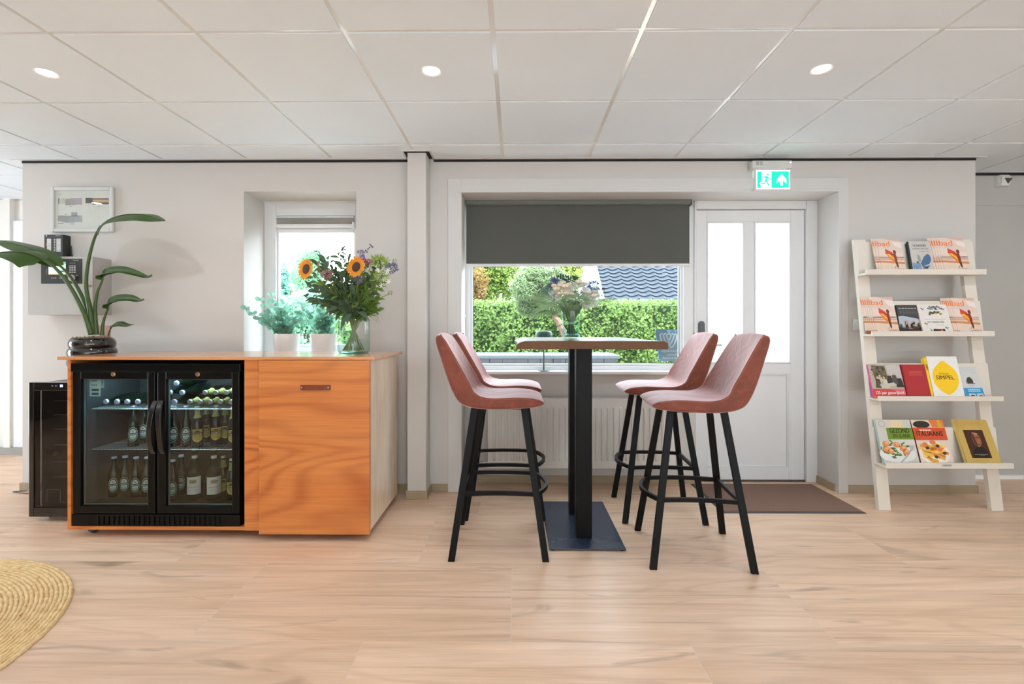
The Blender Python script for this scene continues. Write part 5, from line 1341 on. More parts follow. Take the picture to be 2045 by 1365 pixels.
# -- bottom ledge
def gezond(w, h):
    a = Art(); a.rect(0, w, 0, h, (206, 204, 196), 0)
    P = lambda pts, c, l: a.poly([(x*w, y*h) for x, y in pts], c, l)
    P([(.4, .98), (.75, .98), (.8, .82), (.45, .82)], (226, 206, 160), 1); P([(.0, .5), (1, .56), (1, .3), (0, .2)], (214, 212, 208), 1)
    a.rect(.26*w, w, .56*h, .82*h, (112, 142, 44), 2)
    a.text('GEZOND', .63*w, .75*h, .19*w, (38, 40, 30), 4, .018, width=.56*w); a.text('EN SLANK', .66*w, .635*h, .155*w, (46, 50, 34), 4, .012, width=.5*w)
    a.arc(.17*w, .91*h, .10*w, .062*h, .008*w, (120, 118, 112), 2)
    a.oval(.44*w, .24*h, .52*w, .19*h, (226, 226, 222), 3, 28)
    rnd = random.Random(12)
    for k in range(46):
        t = rnd.uniform(0, 2*PI); q = rnd.random()**.5; x = .40+.40*q*math.cos(t); y = .34+.19*q*math.sin(t); s = rnd.uniform(.05, .10)
        c = rnd.choice([(74, 104, 40), (92, 126, 50), (56, 84, 32), (110, 140, 70)]); g = rnd.uniform(0, PI)
        P([(x+s*math.cos(g), y+s*.7*math.sin(g)), (x-.3*s*math.sin(g), y+.3*s*math.cos(g)), (x-s*math.cos(g), y-s*.7*math.sin(g)), (x+.3*s*math.sin(g), y-.3*s*math.cos(g))], c, 4+k % 3)
    for x, y in ((.16, .46), (.24, .30), (.14, .34), (.62, .36), (.68, .28), (.45, .44)): a.oval(x*w, y*h, .10*w, .062*h, (222, 140, 84), 8, 12).oval((x+.02)*w, (y+.02)*h, .05*w, .03*h, (236, 176, 120), 9, 8)
    a.line([(.42*w, .02*h), (.72*w, .22*h), (.84*w, .33*h)], .03*w, (170, 168, 164), 10)
    for k in range(4): a.line([((.80+.03*k)*w, (.30+.005*k)*h), ((.84+.035*k)*w, .43*h)], .010*w, (176, 174, 170), 10)
    return a
book('book', 'cookbook with green salad bowl cover, left end of bottom ledge', 'book', 3, 1767, 1838, 836.5, .018, (196, 204, 196), gezond, (170, 196, 186, .001), push=.012)
def italiaans(w, h):
    a = Art(); a.rect(0, w, 0, h, (224, 206, 190), 0)
    P = lambda pts, c, l: a.poly([(x*w, y*h) for x, y in pts], c, l)
    P([(0, 1), (.5, 1), (.5, .82), (0, .80)], (222, 208, 190), 1); a.oval(.3*w, .9*h, .26*w, .085*h, (52, 50, 42), 2, 16); P([(.55, 1), (1, 1), (1, .84), (.62, .84)], (226, 120, 60), 1); P([(.8, 1), (.9, 1), (.95, .84), (.8, .84)], (214, 170, 60), 2)
    a.rect(0, w, .55*h, .83*h, (206, 84, 48), 3)
    a.text('ITALIAANS', .48*w, .69*h, .20*w, (40, 28, 24), 5, .018, width=.80*w)
    for k in range(4): a.rect((.20+.09*k)*w, (.27+.09*k)*w, .755*h, .785*h, (244, 226, 214), 4)
    a.oval(.48*w, .26*h, .46*w, .25*h, (238, 232, 224), 3, 28)
    rnd = random.Random(21)
    for k in range(34):
        t = rnd.uniform(0, 2*PI); q = rnd.random()**.5; x = .48+.36*q*math.cos(t); y = .29+.19*q*math.sin(t); g = rnd.uniform(-.8, .4); s = rnd.uniform(.10, .17)
        ca, sa = math.cos(g), math.sin(g); b_ = .032
        P([(x-s*ca+b_*sa, y-s*.7*sa-b_*ca), (x+s*ca+b_*sa, y+s*.7*sa-b_*ca), (x+s*ca-b_*sa, y+s*.7*sa+b_*ca), (x-s*ca-b_*sa, y-s*.7*sa+b_*ca)], rnd.choice([(236, 184, 84), (228, 166, 66), (244, 202, 110), (216, 120, 56)]), 4+k % 4)
    for x, y in ((.3, .38), (.78, .26), (.62, .42), (.5, .18)): a.oval(x*w, y*h, .06*w, .035*h, (70, 64, 44), 9, 10)
    for x, y in ((.25, .45), (.5, .5), (.66, .34)): a.oval(x*w, y*h, .09*w, .05*h, (224, 128, 70), 9, 10)
    return a
book('book', 'cookbook with orange band and pasta plate cover on bottom ledge', 'book', 3, 1841, 1907, 837, .020, (206, 84, 50), italiaans, (120, 36, 32, .002), push=.006)
goldm = M('gold_foil', S(226, 192, 108), 0.25, metal=0.55, var=0.12, scale=5)
def gold(w, h):
    a = Art(); a.rect(0, w, 0, h, goldm, 0)
    a.text('PURE LUXE', .45*w, .90*h, .15*w, M('gold_emboss', S(186, 152, 82), 0.4, metal=0.7), 1, 0, width=.76*w)
    a.rect(.19*w, .77*w, .16*h, .78*h, (70, 38, 24), 1)
    P = lambda pts, c, l: a.poly([(x*w, y*h) for x, y in pts], c, l)
    P([(.24, .16), (.30, .32), (.42, .40), (.60, .40), (.70, .30), (.73, .16)], (34, 24, 20), 2)
    a.oval(.50*w, .56*h, .125*w, .16*h, (150, 96, 66), 3, 24); P([(.39, .60), (.40, .48), (.46, .40), (.48, .42), (.45, .66), (.42, .70)], (84, 50, 34), 4)
    P([(.48, .62), (.60, .61), (.60, .595), (.48, .60)], (70, 42, 30), 5); P([(.53, .58), (.57, .51), (.52, .50)], (176, 120, 88), 5); P([(.48, .46), (.58, .465), (.57, .45), (.49, .445)], (112, 62, 48), 5); P([(.47, .72), (.58, .70), (.56, .66), (.48, .66)], (186, 136, 104), 5); a.oval(.385*w, .55*h, .018*w, .035*h, (120, 74, 52), 5, 10)
    for k in range(7): a.rect((.30+.055*k)*w, (.34+.055*k)*w, .235*h, .243*h, (190, 180, 170), 5)
    for k in range(3): a.rect((.44+.05*k)*w, (.475+.05*k)*w, .208*h, .214*h, (150, 130, 120), 5)
    return a
for k in range(2):
    book('magazine', ['gold foil magazine with dark portrait photo in front at right of bottom ledge', 'gold magazine tucked directly behind the gold portrait one on bottom ledge'][k], 'magazine', 3, 1934-5.5*k, 2003-5.5*k, 837-1.0*k, .005, (206, 190, 140), gold, group='gold magazines on the bottom ledge', push=.004+.007*k)
# ================================================================ big-leaved plant in a ribbed black pot (stands on the wine cooler)
PY = 3.12; PXC = X(185, PY)
leafm = M('big_leaf', S(56, 84, 28), 0.32, var=0.22, scale=9, transl=0.25, spec=0.5)
stalkm = M('leaf_stalk', S(58, 82, 28), 0.4, var=0.25, scale=14)
pp = thing('potted_plant', 'large-leaved green plant in a glossy ribbed black pot beside the cabinet', 'plant', (PXC, PY, .832))
pr_ = []; zb = .833
pr_ += [(0, zb+.004), (.085, zb), (.098, zb+.004)]
for k, (r_, c_) in enumerate(((.150, .865), (.158, .935), (.158, .998), (.150, 1.054))):
    for i in range(9):
        t = -PI*.42+PI*.84*i/8; pr_.append((.79*r_-.022+.026*math.cos(t), c_+.036*math.sin(t)/.97))
pr_ += [(.110, 1.088), (.102, 1.085), (.100, 1.06), (0, 1.055)]
build(MB().lathe(pr_, 48, (PXC, PY, 0)), 'pot', M('black_glaze', S(24, 23, 23), 0.08, coat=0.6, var=0.05), pp, smooth=True, angle=60)
rnd = random.Random(7); mb = MB()
mb.lathe([(.102, 1.07), (.07, 1.082), (0, 1.09)], 24, (PXC, PY, 0))
for i in range(900):
    a_ = rnd.uniform(0, 2*PI); r_ = .104*rnd.random()**.5; p = Vector((PXC+r_*math.cos(a_), PY+r_*math.sin(a_), 1.078+rnd.uniform(0, .014)+.01*(1-r_/.104)))
    d = Vector((rnd.uniform(-1, 1), rnd.uniform(-1, 1), rnd.uniform(-.2, .5))).normalized()*rnd.uniform(.008, .022)
    q = p+d*.5+Vector((0, 0, .004)); e = Vector((-d.y, d.x, 0)).normalized()*.0012
    mb.add([p-e, p+e, q+e, q-e, p+d+e, p+d-e], [(0, 1, 2, 3), (3, 2, 4, 5)])
build(mb, 'mulch', M('straw_mulch', S(150, 122, 98), 0.9, var=0.35, scale=120), pp)
def curve(pts, n=16):
    """smooth path through points (Catmull-Rom)"""
    P = [Vector(p) for p in pts]; P = [2*P[0]-P[1]]+P+[2*P[-1]-P[-2]]; out = []
    m = len(P)-3
    for s in range(m):
        a, b, c, d = P[s:s+4]
        for i in range(n):
            t = i/n; out.append(.5*((2*b)+(c-a)*t+(2*a-5*b+4*c-d)*t*t+(3*b-3*c+d-a)*t**3))
    out.append(P[-2]); return out
def pl(*pts): return [at(x, y, Yv) for x, y, Yv in pts]
def stalk(pts, r0, r1):
    c = curve(pts, 8); n = len(c)
    return build(MB().tube(c, [r0+(r1-r0)*(i/(n-1))**.6 for i in range(n)], 10), 'leaf_stalk', stalkm, pp, smooth=True)
def leaf(pts, wd, side=(0, 1, 0), droop=.25, fold=0.0, base=.45, tip=.03, ripple=0.0, side0=None):
    c = curve(pts, 7); n = len(c); hw = []
    for i in range(n):
        t = i/(n-1); hw.append(wd*max(tip, (base+(1-base)*min(1, t/.22))*(1-max(0, (t-.35)/.65)**1.7)))
    sd = [Vector(side)+Vector((0, 0, ripple*math.sin(9*i/(n-1)))) for i in range(n)] if ripple else side
    if side0: sd = [Vector(side0).lerp(Vector(side), min(1, 2.6*i/(n-1))) for i in range(n)]
    mb = MB().blade(c, hw, sd, droop, fold=fold)
    o = build(mb, 'leaf', leafm, pp, smooth=True, angle=180)
    md = o.modifiers.new('s', 'SUBSURF'); md.levels = md.render_levels = 1
    rib = MB().tube([p-Vector((0, 0, .001)) for p in c], [.0055*(1-.8*i/(n-1)) for i in range(n)], 6)
    build(rib, 'midrib', stalkm, o, smooth=True)
stalk(pl((186, 668, 3.12), (180, 620, 3.12), (172, 575, 3.12), (175, 530, 3.12), (187, 480, 3.11), (201, 451, 3.10)), .020, .0065)
leaf(pl((200, 454, 3.10), (207, 446, 3.09), (222, 436, 3.08), (250, 428, 3.06), (285, 428, 3.04), (312, 436, 3.03), (331, 441, 3.02)), .13, (.12, .9, .42), .22, base=.7, side0=(-.35, .75, .55))
stalk(pl((182, 667, 3.10), (166, 622, 3.09), (136, 566, 3.06), (105, 530, 3.03), (78, 513, 3.00)), .019, .007)
leaf(pl((85, 517, 3.0), (66, 508, 2.98), (40, 502, 2.95), (5, 503, 2.92), (-40, 512, 2.88)), .12, (.1, .9, .30), .35, base=.5)
stalk(pl((186, 667, 3.15), (172, 612, 3.15), (150, 566, 3.14), (128, 538, 3.13), (112, 525, 3.12)), .018, .006)
leaf(pl((116, 530, 3.12), (100, 516, 3.12), (70, 498, 3.13), (30, 486, 3.15), (0, 480, 3.16), (-40, 482, 3.18)), .075, (.1, .9, .45), .25, base=.5)
stalk(pl((193, 668, 3.13), (190, 620, 3.13), (194, 586, 3.13), (200, 570, 3.13), (206, 556, 3.13)), .015, .005)
leaf(pl((203, 559, 3.13), (208, 550, 3.13), (222, 545, 3.12), (245, 543, 3.11), (270, 548, 3.10), (292, 554, 3.09), (304, 551, 3.08)), .035, (.1, .7, .75), -.2, fold=.5, base=.9, tip=.3)
stalk(pl((204, 669, 3.13), (206, 645, 3.13), (211, 628, 3.13), (217, 613, 3.13)), .012, .0045)
leaf(pl((213, 616, 3.13), (220, 606, 3.13), (236, 600, 3.12), (260, 598, 3.11), (278, 601, 3.10), (288, 598, 3.09)), .036, (.1, .7, .8), -.2, fold=.4, base=.8, tip=.25)
stalk(pl((216, 670, 3.12), (219, 660, 3.12), (223, 653, 3.12)), .005, .003)
leaf(pl((220, 655, 3.12), (227, 648, 3.12), (240, 646, 3.11), (255, 649, 3.10), (268, 647, 3.09)), .024, (.1, .7, .75), .1, base=.8)
p = at(211, 668, 3.22)
build(MB().box(p.x-.040, p.x+.040, 3.21, 3.216, 1.075, Z(649, 3.21)), 'plant_card', M('salmon_card', S(206, 164, 150), 0.6), pp, bevel=.003)['label'] = 'small salmon pink card stuck upright in the straw'

# ================================================================ two eucalyptus plants in white pots on the small sill
eucm = M('eucalyptus_leaf', S(140, 188, 168), 0.5, var=0.22, scale=25, transl=0.6)
eucs = M('eucalyptus_stem', S(110, 120, 96), 0.6)
potw = M('white_ceramic', S(238, 236, 233), 0.3, var=0.01)
soil = M('dark_soil', S(62, 48, 38), 0.95, var=0.3, scale=80)
def euc(px, Yv, zs, stems, seed, label):
    rnd = random.Random(seed)
    x = X(px, Yv); zt = Z(666, Yv)
    r = thing('eucalyptus_plant', label, 'plant', (x, Yv, zs), 'eucalyptus plants in white pots')
    R_ = .094
    build(MB().lathe([(0, zs), (R_*.80, zs), (R_*.83, zs+.004), (R_, zt-.004), (R_-.001, zt), (R_-.007, zt), (R_-.010, zt-.02), (0, zt-.02)], 36, (x, Yv, 0)), 'pot', potw, r, smooth=True, angle=50)
    build(MB().lathe([(R_-.011, zt-.019), (.04, zt-.012), (0, zt-.010)], 20, (x, Yv, 0)), 'soil', soil, r, smooth=True)
    lf = MB(); sm = MB()
    for (ex, ey, n) in stems:
        tip = at(ex, ey, 3.36 if ex < 530 else Yv+rnd.uniform(-.09, .05)); b = Vector((x+rnd.uniform(-.05, .05), Yv+rnd.uniform(-.04, .04), zt-.02))
        mid = (b+tip)/2+Vector(((tip.x-b.x)*.12+rnd.uniform(-.02, .02), rnd.uniform(-.03, .03), .02))
        c = curve([b, mid, tip], 12); sm.tube(c, [.0022*(1-.6*i/(len(c)-1)) for i in range(len(c))], 5)
        n = int(n*1.1)
        for k in range(n):
            t = .12+.88*(k+.5)/n; p = c[min(len(c)-1, int(t*(len(c)-1)))]
            for sg in (-1, 1):
                a_ = rnd.uniform(0, 2*PI)+sg*PI/2; s = rnd.uniform(.75, 1.15)*.031*(1.12-.55*t)
                d = Vector((math.cos(a_), math.sin(a_)*.7, rnd.uniform(-.25, .6))).normalized()
                nn = Vector((rnd.uniform(-.6, .6), -1+rnd.uniform(-.2, .8), rnd.uniform(-.2, .9))).normalized()
                e = nn.cross(d).normalized(); q = p+d*s*.95; nn = d.cross(e)
                n8 = 9; vs = [q+nn*(.12*s)]+[q+d*math.cos(2*PI*i/n8)*s+e*math.sin(2*PI*i/n8)*s*.82 for i in range(n8)]
                lf.add(vs, [(0, 1+i, 1+(i+1) % n8) for i in range(n8)])
                sm.tube([p, p+d*s*.2], .0009, 4, caps=False)
    build(sm, 'stems', eucs, r, smooth=True); build(lf, 'foliage', eucm, r, smooth=True, angle=180)
euc(572, 3.53, W1B+.005, [(486, 612, 8), (512, 590, 5), (540, 582, 8), (552, 600, 8), (534, 624, 7), (565, 596, 8), (585, 610, 8), (600, 618, 8), (575, 630, 7), (545, 640, 6), (598, 640, 7), (520, 628, 6), (560, 614, 8), (610, 604, 6)], 3, 'eucalyptus in white pot on the window sill, left one with a drooping branch')
euc(646, 3.56, W1B+.005, [(600, 590, 6), (620, 578, 8), (640, 586, 8), (655, 596, 7), (668, 614, 7), (632, 612, 8), (648, 624, 8), (612, 620, 7), (664, 640, 6), (628, 642, 6), (672, 600, 6), (644, 604, 8)], 4, 'eucalyptus in white pot on the window sill, right one behind the flower vase')

# ================================================================ mixed bouquet in ribbed glass vase on the cabinet
vx, vy, vz = X(706.5, 3.02), 3.02, CT
va = thing('glass_vase', 'clear ribbed glass vase with water on the right end of the cabinet', 'vase', (vx, vy, vz))
vh = Z(631, vy)-vz; vr = .0965
vg = clear_glass('vase_glass', (0.95, 0.985, 0.98, 1), gain=1.1, edge=1.6, edgecol=(0.45, 0.72, 0.68, 1))
prof = [(0, vz+.004), (vr*.9, vz+.002), (vr*.98, vz+.012), (vr, vz+.03), (vr, vz+vh*.80), (vr*.96, vz+vh*.90), (vr*.80, vz+vh*.97), (vr*.66, vz+vh)]
build(MB().lathe(prof, 144, (vx, vy, 0), rib=.008, ribs=36), 'glass', vg, va, smooth=True, angle=180, normals=True)
wz = Z(677, vy)
build(MB().lathe([(0, wz), (vr*.965, wz), (vr*.97, wz-.002)], 36, (vx, vy, 0)).lathe([(vr*.965, wz-.002), (vr*.965, vz+.016), (vr*.9, vz+.009), (0, vz+.008)], 36, (vx, vy, 0)), 'water', clear_glass('water', (0.90, 0.965, 0.955, 1), ior=1.33, gain=0.8), va, smooth=True)
build(MB().lathe([(0, vz+.0005), (vr*.86, vz+.0005), (vr*.92, vz+.006), (vr*.80, vz+.011), (0, vz+.008)], 36, (vx, vy, 0)), 'thick_base', clear_glass('base_glass', (0.62, 0.84, 0.81, 1), gain=1.2), va, smooth=True)
bq = thing('flower_bouquet', 'wild mixed bouquet with two sunflowers in the ribbed glass vase', 'bouquet', (vx, vy, vz+.02))
gm1 = M('bouquet_leaf', S(78, 102, 76), 0.5, var=0.3, scale=18, transl=0.35); gm2 = M('bouquet_leaf_bright', S(104, 136, 50), 0.5, var=0.25, scale=18, transl=0.35)
gst = M('flower_stem', S(110, 126, 64), 0.5, var=0.15)
rnd = random.Random(11)
def VP(px, py, dy=0.0): return at(px, py, vy+dy)
neck = Vector((vx, vy, vz+vh*.93))
stems = MB(); heads = []
def stem_to(p, r=.0022):
    a_ = rnd.uniform(0, 2*PI); rr = rnd.uniform(.02, .07)
    foot = Vector((vx+rr*math.cos(a_), vy+rr*math.sin(a_), vz+.016))
    nk = neck+Vector((-rr*math.cos(a_)*.5, -rr*math.sin(a_)*.5, 0))
    m_ = nk*.45+p*.55; m_.z += .02
    stems.tube(curve([foot, nk, m_, p], 7), r, 6)
# foliage: branches from the neck, leaves along them
lm1, lm2 = MB(), MB()
tips = [(598, 590), (612, 570), (625, 520), (640, 535), (650, 552), (664, 520), (676, 498), (690, 520), (700, 545), (640, 600), (622, 602), (655, 620), (668, 590), (680, 570), (640, 570), (700, 580), (720, 560), (735, 545), (748, 570), (757, 596), (740, 610), (725, 600), (715, 620), (752, 620), (760, 545), (772, 560), (690, 600), (660, 575), (708, 560), (670, 610), (690, 625), (730, 530), (652, 590), (744, 588), (678, 545), (715, 590), (630, 585),
        (645, 512), (658, 528), (670, 532), (684, 512), (697, 530), (690, 550), (655, 545), (668, 556), (705, 515), (726, 545), (742, 525), (765, 530), (646, 570), (682, 575), (625, 550), (700, 560)]
for i, (tx, ty) in enumerate(tips):
    p = VP(tx, ty, rnd.uniform(-.13, .10)); stem_to(p, .0018)
    nk = neck+Vector((rnd.uniform(-.04, .04), rnd.uniform(-.04, .04), 0))
    n = 18
    for k in range(n):
        t = .18+.82*k/n; c = nk*(1-t)+p*t+Vector((rnd.uniform(-.02, .02), rnd.uniform(-.02, .02), .05*t*(1-t)))
        d = ((p-nk).normalized()*.7+Vector((rnd.uniform(-1, 1), rnd.uniform(-1, 1), rnd.uniform(-.9, .7)))).normalized()
        s = d.cross(Vector((rnd.uniform(-.5, .5), -1, rnd.uniform(-.3, .3)))).normalized()
        l = rnd.uniform(.03, .075); ww = l*rnd.uniform(.25, .48)
        m_ = [c, c+d*l*.33+Vector((0, 0, .004)), c+d*l*.68, c+d*l+Vector((0, 0, -.010))]
        (lm2 if (tx > 712 and rnd.random() < .6) or rnd.random() < .15 else lm1).blade(m_, [ww*.15, ww*.5, ww*.42, ww*.03], s, .3)
# drooping long leaves over the rim and fine grass
for tx, ty in ((680, 660), (693, 648), (655, 620), (662, 600), (738, 640)):
    p = VP(tx, ty, -.10); m_ = curve([neck+Vector((0, -.03, .01)), (neck+p)/2+Vector((0, -.03, .05)), p], 6); n = len(m_)
    lm1.blade(m_, [.016*math.sin(PI*min(1, .1+.9*i/(n-1)))+.002 for i in range(n)], (1, .2, 0), .2)
for i in range(46):
    a_ = rnd.uniform(-.3, .6); p = VP(rnd.uniform(730, 758), rnd.uniform(596, 630), rnd.uniform(-.1, .08)); q = p+Vector((rnd.uniform(-.03, .05), rnd.uniform(-.04, .04), rnd.uniform(-.06, .02)))
    lm2.tube([p*.7+neck*.3, p, q], [.0016, .0014, .0004], 4, caps=False)
build(lm1, 'foliage', gm1, bq, smooth=True, angle=180); build(lm2, 'light_foliage', gm2, bq, smooth=True, angle=180)
def petals(mb, c, nrm, r0, r1, n, wd, cup=0.1, rows=1):
    nrm = Vector(nrm).normalized(); e = nrm.cross(Vector((.13, .2, 1))).normalized(); g = nrm.cross(e)
    for rw in range(rows):
        for k in range(n):
            a_ = 2*PI*(k+.5*rw)/n+rnd.uniform(-.05, .05); d = e*math.cos(a_)+g*math.sin(a_); s = nrm.cross(d)
            L_ = r1*rnd.uniform(.9, 1.06)
            m_ = [c+d*r0+nrm*.001*rw, c+d*(r0*.5+L_*.5)+nrm*cup*L_*.6, c+d*L_+nrm*cup*L_*(.7 if rw == 0 else 1.1)]
            mb.blade(m_, [wd*.6, wd, wd*.12], s, .15)
sunp = M('sunflower_petal', S(238, 158, 30), 0.5, var=0.15, scale=40, transl=0.35); sund = M('sunflower_disc', S(74, 48, 34), 0.8, var=0.3, scale=200, bump=.4, bscale=300)
for (px, py, nr_, dy) in ((612, 537, (-.45, -.85, .1), -.12), (712, 533, (-.35, -.9, .15), -.16)):
    c = VP(px, py, dy); nr_ = Vector(nr_).normalized(); stem_to(c-nr_*.012, .0035)
    sf = build((lambda mb: (petals(mb, c, nr_, .022, .068, 22, .0095, .14, 2), mb)[1])(MB()), 'sunflower', sunp, bq, smooth=True, angle=180)
    d = MB().lathe([(.029, -.006), (.030, .004), (.022, .010), (0, .011)], 24); rq = Vector((0, 0, 1)).rotation_difference(nr_).to_matrix().to_4x4()
    d.xf(Matrix.Translation(c) @ rq); build(d, 'disc', sund, sf, smooth=True)
    bk = MB(); petals(bk, c-nr_*.006, nr_, .004, .042, 12, .010, -.06); build(bk, 'sepals', gm2, sf, smooth=True, angle=180)
# fluffy heads
def fluff(name, col, c, r, n, l, sc=(1, 1, 1), wd=.3, tr=.3):
    mb = MB()
    for i in range(n):
        d = Vector((rnd.gauss(0, 1), rnd.gauss(0, 1), rnd.gauss(0, 1))).normalized(); p = c+Vector((d.x*r*sc[0], d.y*r*sc[1], d.z*r*sc[2]))*rnd.uniform(.5, 1)
        d2 = (d+Vector((rnd.uniform(-.5, .5), rnd.uniform(-.5, .5), rnd.uniform(-.2, .7)))).normalized(); s = d2.cross(Vector((rnd.random(), -1, rnd.random()))).normalized()
        mb.leafq(p, d2, s, l*rnd.uniform(.7, 1.2), l*wd)
    stem_to(c)
    return build(mb, name, M(name+'_petal', col, 0.6, var=.2, scale=60, transl=tr), bq)
fluff('mauve_flower', S(172, 130, 132), VP(652, 548, -.13), .026, 130, .016, (1.2, .8, .8), .5)
fluff('mauve_flower', S(172, 130, 132), VP(641, 527, -.05), .020, 80, .014, (.8, .8, 1.3), .5)
fluff('pink_flower', S(186, 84, 116), VP(733, 522, -.08), .022, 130, .012, (1.3, .9, .55), .5)
fluff('violet_flower', S(150, 110, 190), VP(724, 515, -.08), .014, 60, .014, (.6, .6, 1.2), .6)
fluff('lilac_flower', S(140, 128, 150), VP(720, 503, -.06), .017, 80, .010, (1.2, .8, .6), .5)
fluff('thistle', S(120, 120, 148), VP(782, 535, -.10), .038, 330, .012, (1, .8, .8), .4)
fluff('thistle', S(120, 120, 140), VP(716, 558, -.14), .020, 90, .018, (1, .8, .8), .25)
fluff('agapanthus_bud', S(158, 178, 84), VP(758, 522, -.08), .042, 160, .028, (1.2, .8, .7), .25)
fluff('agapanthus_bud', S(150, 172, 80), VP(762, 552, -.12), .030, 90, .030, (1, .8, .8), .22)
fluff('green_bud', S(150, 160, 80), VP(632, 538, -.10), .013, 50, .010)
fluff('green_bud', S(150, 160, 80), VP(779, 585, -.06), .012, 40, .010)
fluff('green_bud', S(156, 166, 96), VP(788, 521, -.04), .012, 40, .010)
fluff('dark_sprig', S(96, 100, 120), VP(633, 505, -.02), .013, 30, .012, (1, 1, .8), .5)
fluff('dark_sprig', S(96, 104, 116), VP(686, 505, -.02), .018, 60, .014, (.5, .5, 2.2), .5)
wp = M('white_petal', S(236, 238, 230), 0.5, transl=.3)
mb = MB()
for px, py in ((754, 540), (770, 545), (776, 562), (763, 570), (768, 557), (775, 540)):
    c = VP(px, py, -.13); petals(mb, c, (rnd.uniform(-.4, .6), -1, rnd.uniform(-.2, .6)), .002, .020, 6, .0045, .2)
build(mb, 'white_blossom', wp, bq, smooth=True, angle=180)
mb = MB()
for k, (px, py) in enumerate(((730, 500), (735, 497), (738, 494), (742, 491), (739, 488), (744, 493), (727, 503), (733, 503))): mb.ball(VP(px, py, -.04), .0042, 6, 5, (1, 1, 1.2)); 
mb.tube([VP(724, 512, -.04), VP(733, 500, -.04), VP(741, 489, -.04)], .0008, 4)
build(mb, 'seed_head', M('seed_dark', S(52, 56, 62), 0.6), bq, smooth=True)
build(stems, 'stems', gst, bq, smooth=True)

# ================================================================ second bouquet in a plain vase on the bar table
tx, ty = X(1140.5, 2.98), 2.98; tz = TZ
tv = thing('glass_vase', 'plain square-shouldered clear glass vase on the bar table', 'vase', (tx, ty, tz))
th_ = Z(621, ty)-tz; r0_, r1_ = .048, .062
build(MB().lathe([(0, tz+.004), (r0_*.9, tz+.001), (r0_, tz+.006), (r0_+(r1_-r0_)*.5, tz+th_*.5), (r1_, tz+th_), (r1_-.003, tz+th_+.001), (r0_+(r1_-r0_)*.5-.004, tz+th_*.5), (r0_-.004, tz+.014), (0, tz+.012)], 40, (tx, ty, 0)), 'glass', clear_glass('vase_glass_plain', (0.93, 0.975, 0.965, 1), gain=1.1, edge=1.5, edgecol=(0.5, 0.76, 0.72, 1)), tv, smooth=True, angle=60)
wz = Z(649, ty)
build(MB().lathe([(0, wz), (r0_+(r1_-r0_)*.48-.004, wz), (r0_-.005, tz+.016), (0, tz+.0145)], 32, (tx, ty, 0)), 'water', clear_glass('water2', (0.86, 0.955, 0.95, 1), ior=1.33, gain=0.7), tv, smooth=True)
b2 = thing('flower_bouquet', 'round tied bouquet of cream roses and palm fronds on the bar table', 'bouquet', (tx, ty, tz+.02))
rnd = random.Random(31)
fr = M('palm_frond', S(140, 166, 122), 0.5, var=.2, scale=20, transl=.35)
T = lambda px, py, dy=0.0: at(px, py, ty+dy)
tie = T(1140.5, 645)
mb = MB(); stems2 = mb
for i in range(40):
    a_ = 2*PI*i/40+rnd.uniform(-.1, .1); q = rnd.uniform(.3, 1)
    mb.tube([Vector((tx+.030*q*math.cos(a_), ty+.030*q*math.sin(a_), tz+.022+rnd.uniform(0, .01))), tie+Vector((.012*math.cos(a_+.5), .012*math.sin(a_+.5), 0)), Vector((tx+.055*q*math.cos(a_+.8), ty+.055*q*math.sin(a_+.8), tz+th_+.01))], .0018, 5)
build(mb, 'stems', M('palm_stem', S(92, 110, 72), 0.5), b2, smooth=True)
build(MB().lathe([(.0165, -.007), (.0175, 0), (.0165, .007)], 20, tie), 'tie_band', M('tie_green', S(110, 160, 150), 0.5), b2, smooth=True)
# wide blades folded round the waist
mb = MB()
for i in range(22):
    a_ = 2*PI*i/22; d = Vector((math.cos(a_), math.sin(a_), 0)); h0 = T(1140, 598).z
    m_ = curve([tie+d*.012, tie+d*.034+Vector((0, 0, .05)), tie+d*.066+Vector((0, 0, .10)), tie+d*.082+Vector((0, 0, .135))], 5); n = len(m_)
    mb.blade(m_, [.004+.011*math.sin(PI*.9*i2/(n-1)) for i2 in range(n)], Vector((0, 0, 1)).cross(d), .2)
build(mb, 'leaf_collar', fr, b2, smooth=True, angle=180)
def frond(pts, nl, ll, spread=1.0):
    c = curve(pts, 10); mb = MB(); n = len(c); mb.tube(c, [.0022*(1-.7*i/(n-1)) for i in range(n)], 5)
    for k in range(nl):
        t = .25+.75*k/nl; i = min(n-2, int(t*(n-1))); p = c[i]; tg = (c[i+1]-c[i]).normalized()
        for sg in (-1, 1):
            sd = (Vector((0, 0, 1)).cross(tg)).normalized()*sg
            d = (tg*.95+sd*.35*spread+Vector((0, 0, .35*sg))).normalized(); l = ll*(1.05-.55*abs(t-.45))
            m_ = [p, p+d*l*.5, p+d*l+Vector((0, 0, -l*.10))]; mb.blade(m_, [.0014, .0026, .0004], d.cross(Vector((0, -1, .3))).normalized(), .1)
    return build(mb, 'palm_frond', fr, b2, smooth=True, angle=180)
w_ = T(1138, 622)
frond([w_, T(1112, 605, -.04), T(1088, 594, -.06), T(1066, 590, -.08)], 14, .075)
frond([w_, T(1110, 608, -.10), T(1086, 606, -.15), T(1064, 600, -.18)], 12, .065)
frond([w_, T(1165, 608, -.03), T(1192, 602, -.05), T(1222, 597, -.06)], 13, .06)
frond([w_, T(1150, 600, -.12), T(1160, 594, -.16), T(1172, 600, -.19)], 10, .07)
frond([w_, T(1125, 600, -.12), T(1140, 594, -.18), T(1158, 596, -.20)], 10, .065)
frond([w_, T(1110, 612, .02), T(1090, 612, .0), T(1068, 622, -.02)], 9, .06)
rose_m = M('cream_rose', S(250, 240, 224), 0.6, var=.10, scale=50, transl=.4); rose_w = M('ivory_rose', S(248, 244, 234), 0.6, var=.12, scale=50, transl=.4)
